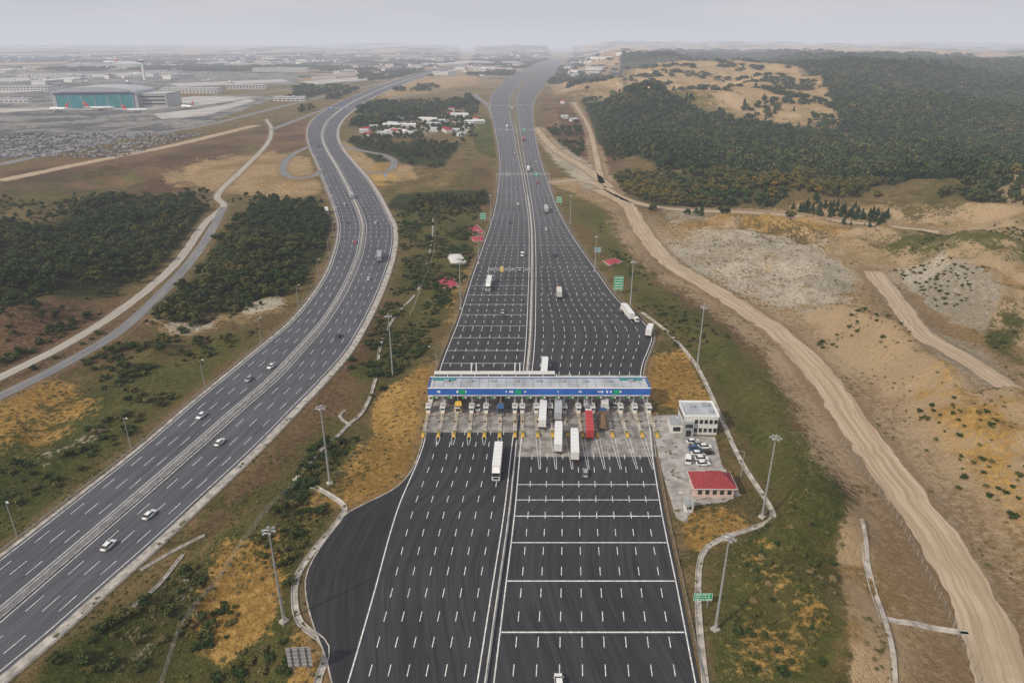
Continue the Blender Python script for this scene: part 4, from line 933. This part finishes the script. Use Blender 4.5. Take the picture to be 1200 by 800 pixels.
while len(P)<420:
    px=random.uniform(0,760); py=66+abs(random.gauss(0,14))
    if py>100 or (px>430 and py>92): continue
    x,y=G(px,py)
    if vn(np.array([x/500.]),np.array([y/700.]),4)[0]<.45: continue
    if roaddist(np.array([x]),np.array([y]))[0]<45: continue
    P.append((x,y))
scatter('distant_buildings',P,np.full((len(P),3),1.)*rng.uniform(.6,1.3,(len(P),1)),Bc,3)
P=[]
for r_ in range(26):
    for c_ in range(80):
        if (r_%4)<3 and (c_%20)<18 and random.random()<.75: P.append((c_*3.4,r_*9.))
P=np.array(P)
x0,y0=G(20,184)
cc=coll('parked_car_kinds',[CAR['white'],CAR['silver'],CAR['black']],'parked_car')
P=P+[x0-140,y0]; scatter('parked_car_rows',P,np.ones((len(P),3)),cc,-3,-.15)
# ---------------------------------------------------------------- haze
g=MB(); g.frus(0,9000,-300,500,(44000,48000),(44000,48000),'white'); hv=g.mesh('glowing_haze_air'); place(hv,'glowing_haze_air',(0,0,0))
m=bpy.data.materials.new('haze_glow'); m.use_nodes=True; nt=m.node_tree; nt.nodes.clear(); o=nt.nodes.new('ShaderNodeOutputMaterial')
va=nt.nodes.new('ShaderNodeVolumeAbsorption'); ve=nt.nodes.new('ShaderNodeEmission'); ad=nt.nodes.new('ShaderNodeAddShader')
SG=.00012
va.inputs['Color'].default_value=(0,0,0,1); va.inputs['Density'].default_value=SG
ve.inputs['Color'].default_value=(.61,.62,.68,1); ve.inputs['Strength'].default_value=SG  # faint emission added in place of light scattered by the air
nt.links.new(va.outputs[0],ad.inputs[0]); nt.links.new(ve.outputs[0],ad.inputs[1]); nt.links.new(ad.outputs[0],o.inputs['Volume'])
hv.materials.clear(); hv.materials.append(m)
# ---------------------------------------------------------------- world, sun, camera
EL=math.radians(36); AZ=math.radians(232)
w=bpy.data.worlds.new('World'); bpy.context.scene.world=w; w.use_nodes=True; nt=w.node_tree; nt.nodes.clear()
o=nt.nodes.new('ShaderNodeOutputWorld'); b1=nt.nodes.new('ShaderNodeBackground'); b2=nt.nodes.new('ShaderNodeBackground'); mx=nt.nodes.new('ShaderNodeMixShader')
sk=nt.nodes.new('ShaderNodeTexSky'); sk.sky_type='NISHITA'; sk.sun_disc=False; sk.sun_elevation=EL; sk.sun_rotation=AZ; sk.dust_density=4
nt.links.new(sk.outputs[0],b1.inputs[0]); b1.inputs[1].default_value=.1
tc=nt.nodes.new('ShaderNodeTexCoord'); mp=nt.nodes.new('ShaderNodeMapping'); mp.inputs['Scale'].default_value=(1,1,7); nt.links.new(tc.outputs['Generated'],mp.inputs[0])
f=noise_tex(nt,mp.outputs[0],2.2,6,.6); cc_=mixc(nt,mrange(nt,f,.35,.68),(.58,.59,.65),(.84,.81,.81)); nt.links.new(cc_,b2.inputs[0]); b2.inputs[1].default_value=.92
mx.inputs[0].default_value=.76; nt.links.new(b1.outputs[0],mx.inputs[1]); nt.links.new(b2.outputs[0],mx.inputs[2]); nt.links.new(mx.outputs[0],o.inputs[0])
sl=bpy.data.lights.new('sun','SUN'); sl.energy=3.1; sl.angle=math.radians(3); sl.color=(1,.91,.77); so=bpy.data.objects.new('sun',sl); bpy.context.scene.collection.objects.link(so)
sd=Vector((math.sin(AZ)*math.cos(EL),math.cos(AZ)*math.cos(EL),math.sin(EL))); so.rotation_euler=sd.to_track_quat('Z','Y').to_euler(); so.location=(0,0,400)
cd=bpy.data.cameras.new('camera'); cd.sensor_width=36; cd.lens=F/1200*36; cd.clip_start=1; cd.clip_end=90000
co=bpy.data.objects.new('camera',cd); co.location=(0,0,H); co.rotation_euler=(math.pi/2-TH,0,0); bpy.context.scene.collection.objects.link(co); bpy.context.scene.camera=co
sc=bpy.context.scene; sc.view_settings.view_transform='Standard'; sc.view_settings.look='None'; sc.view_settings.exposure=0
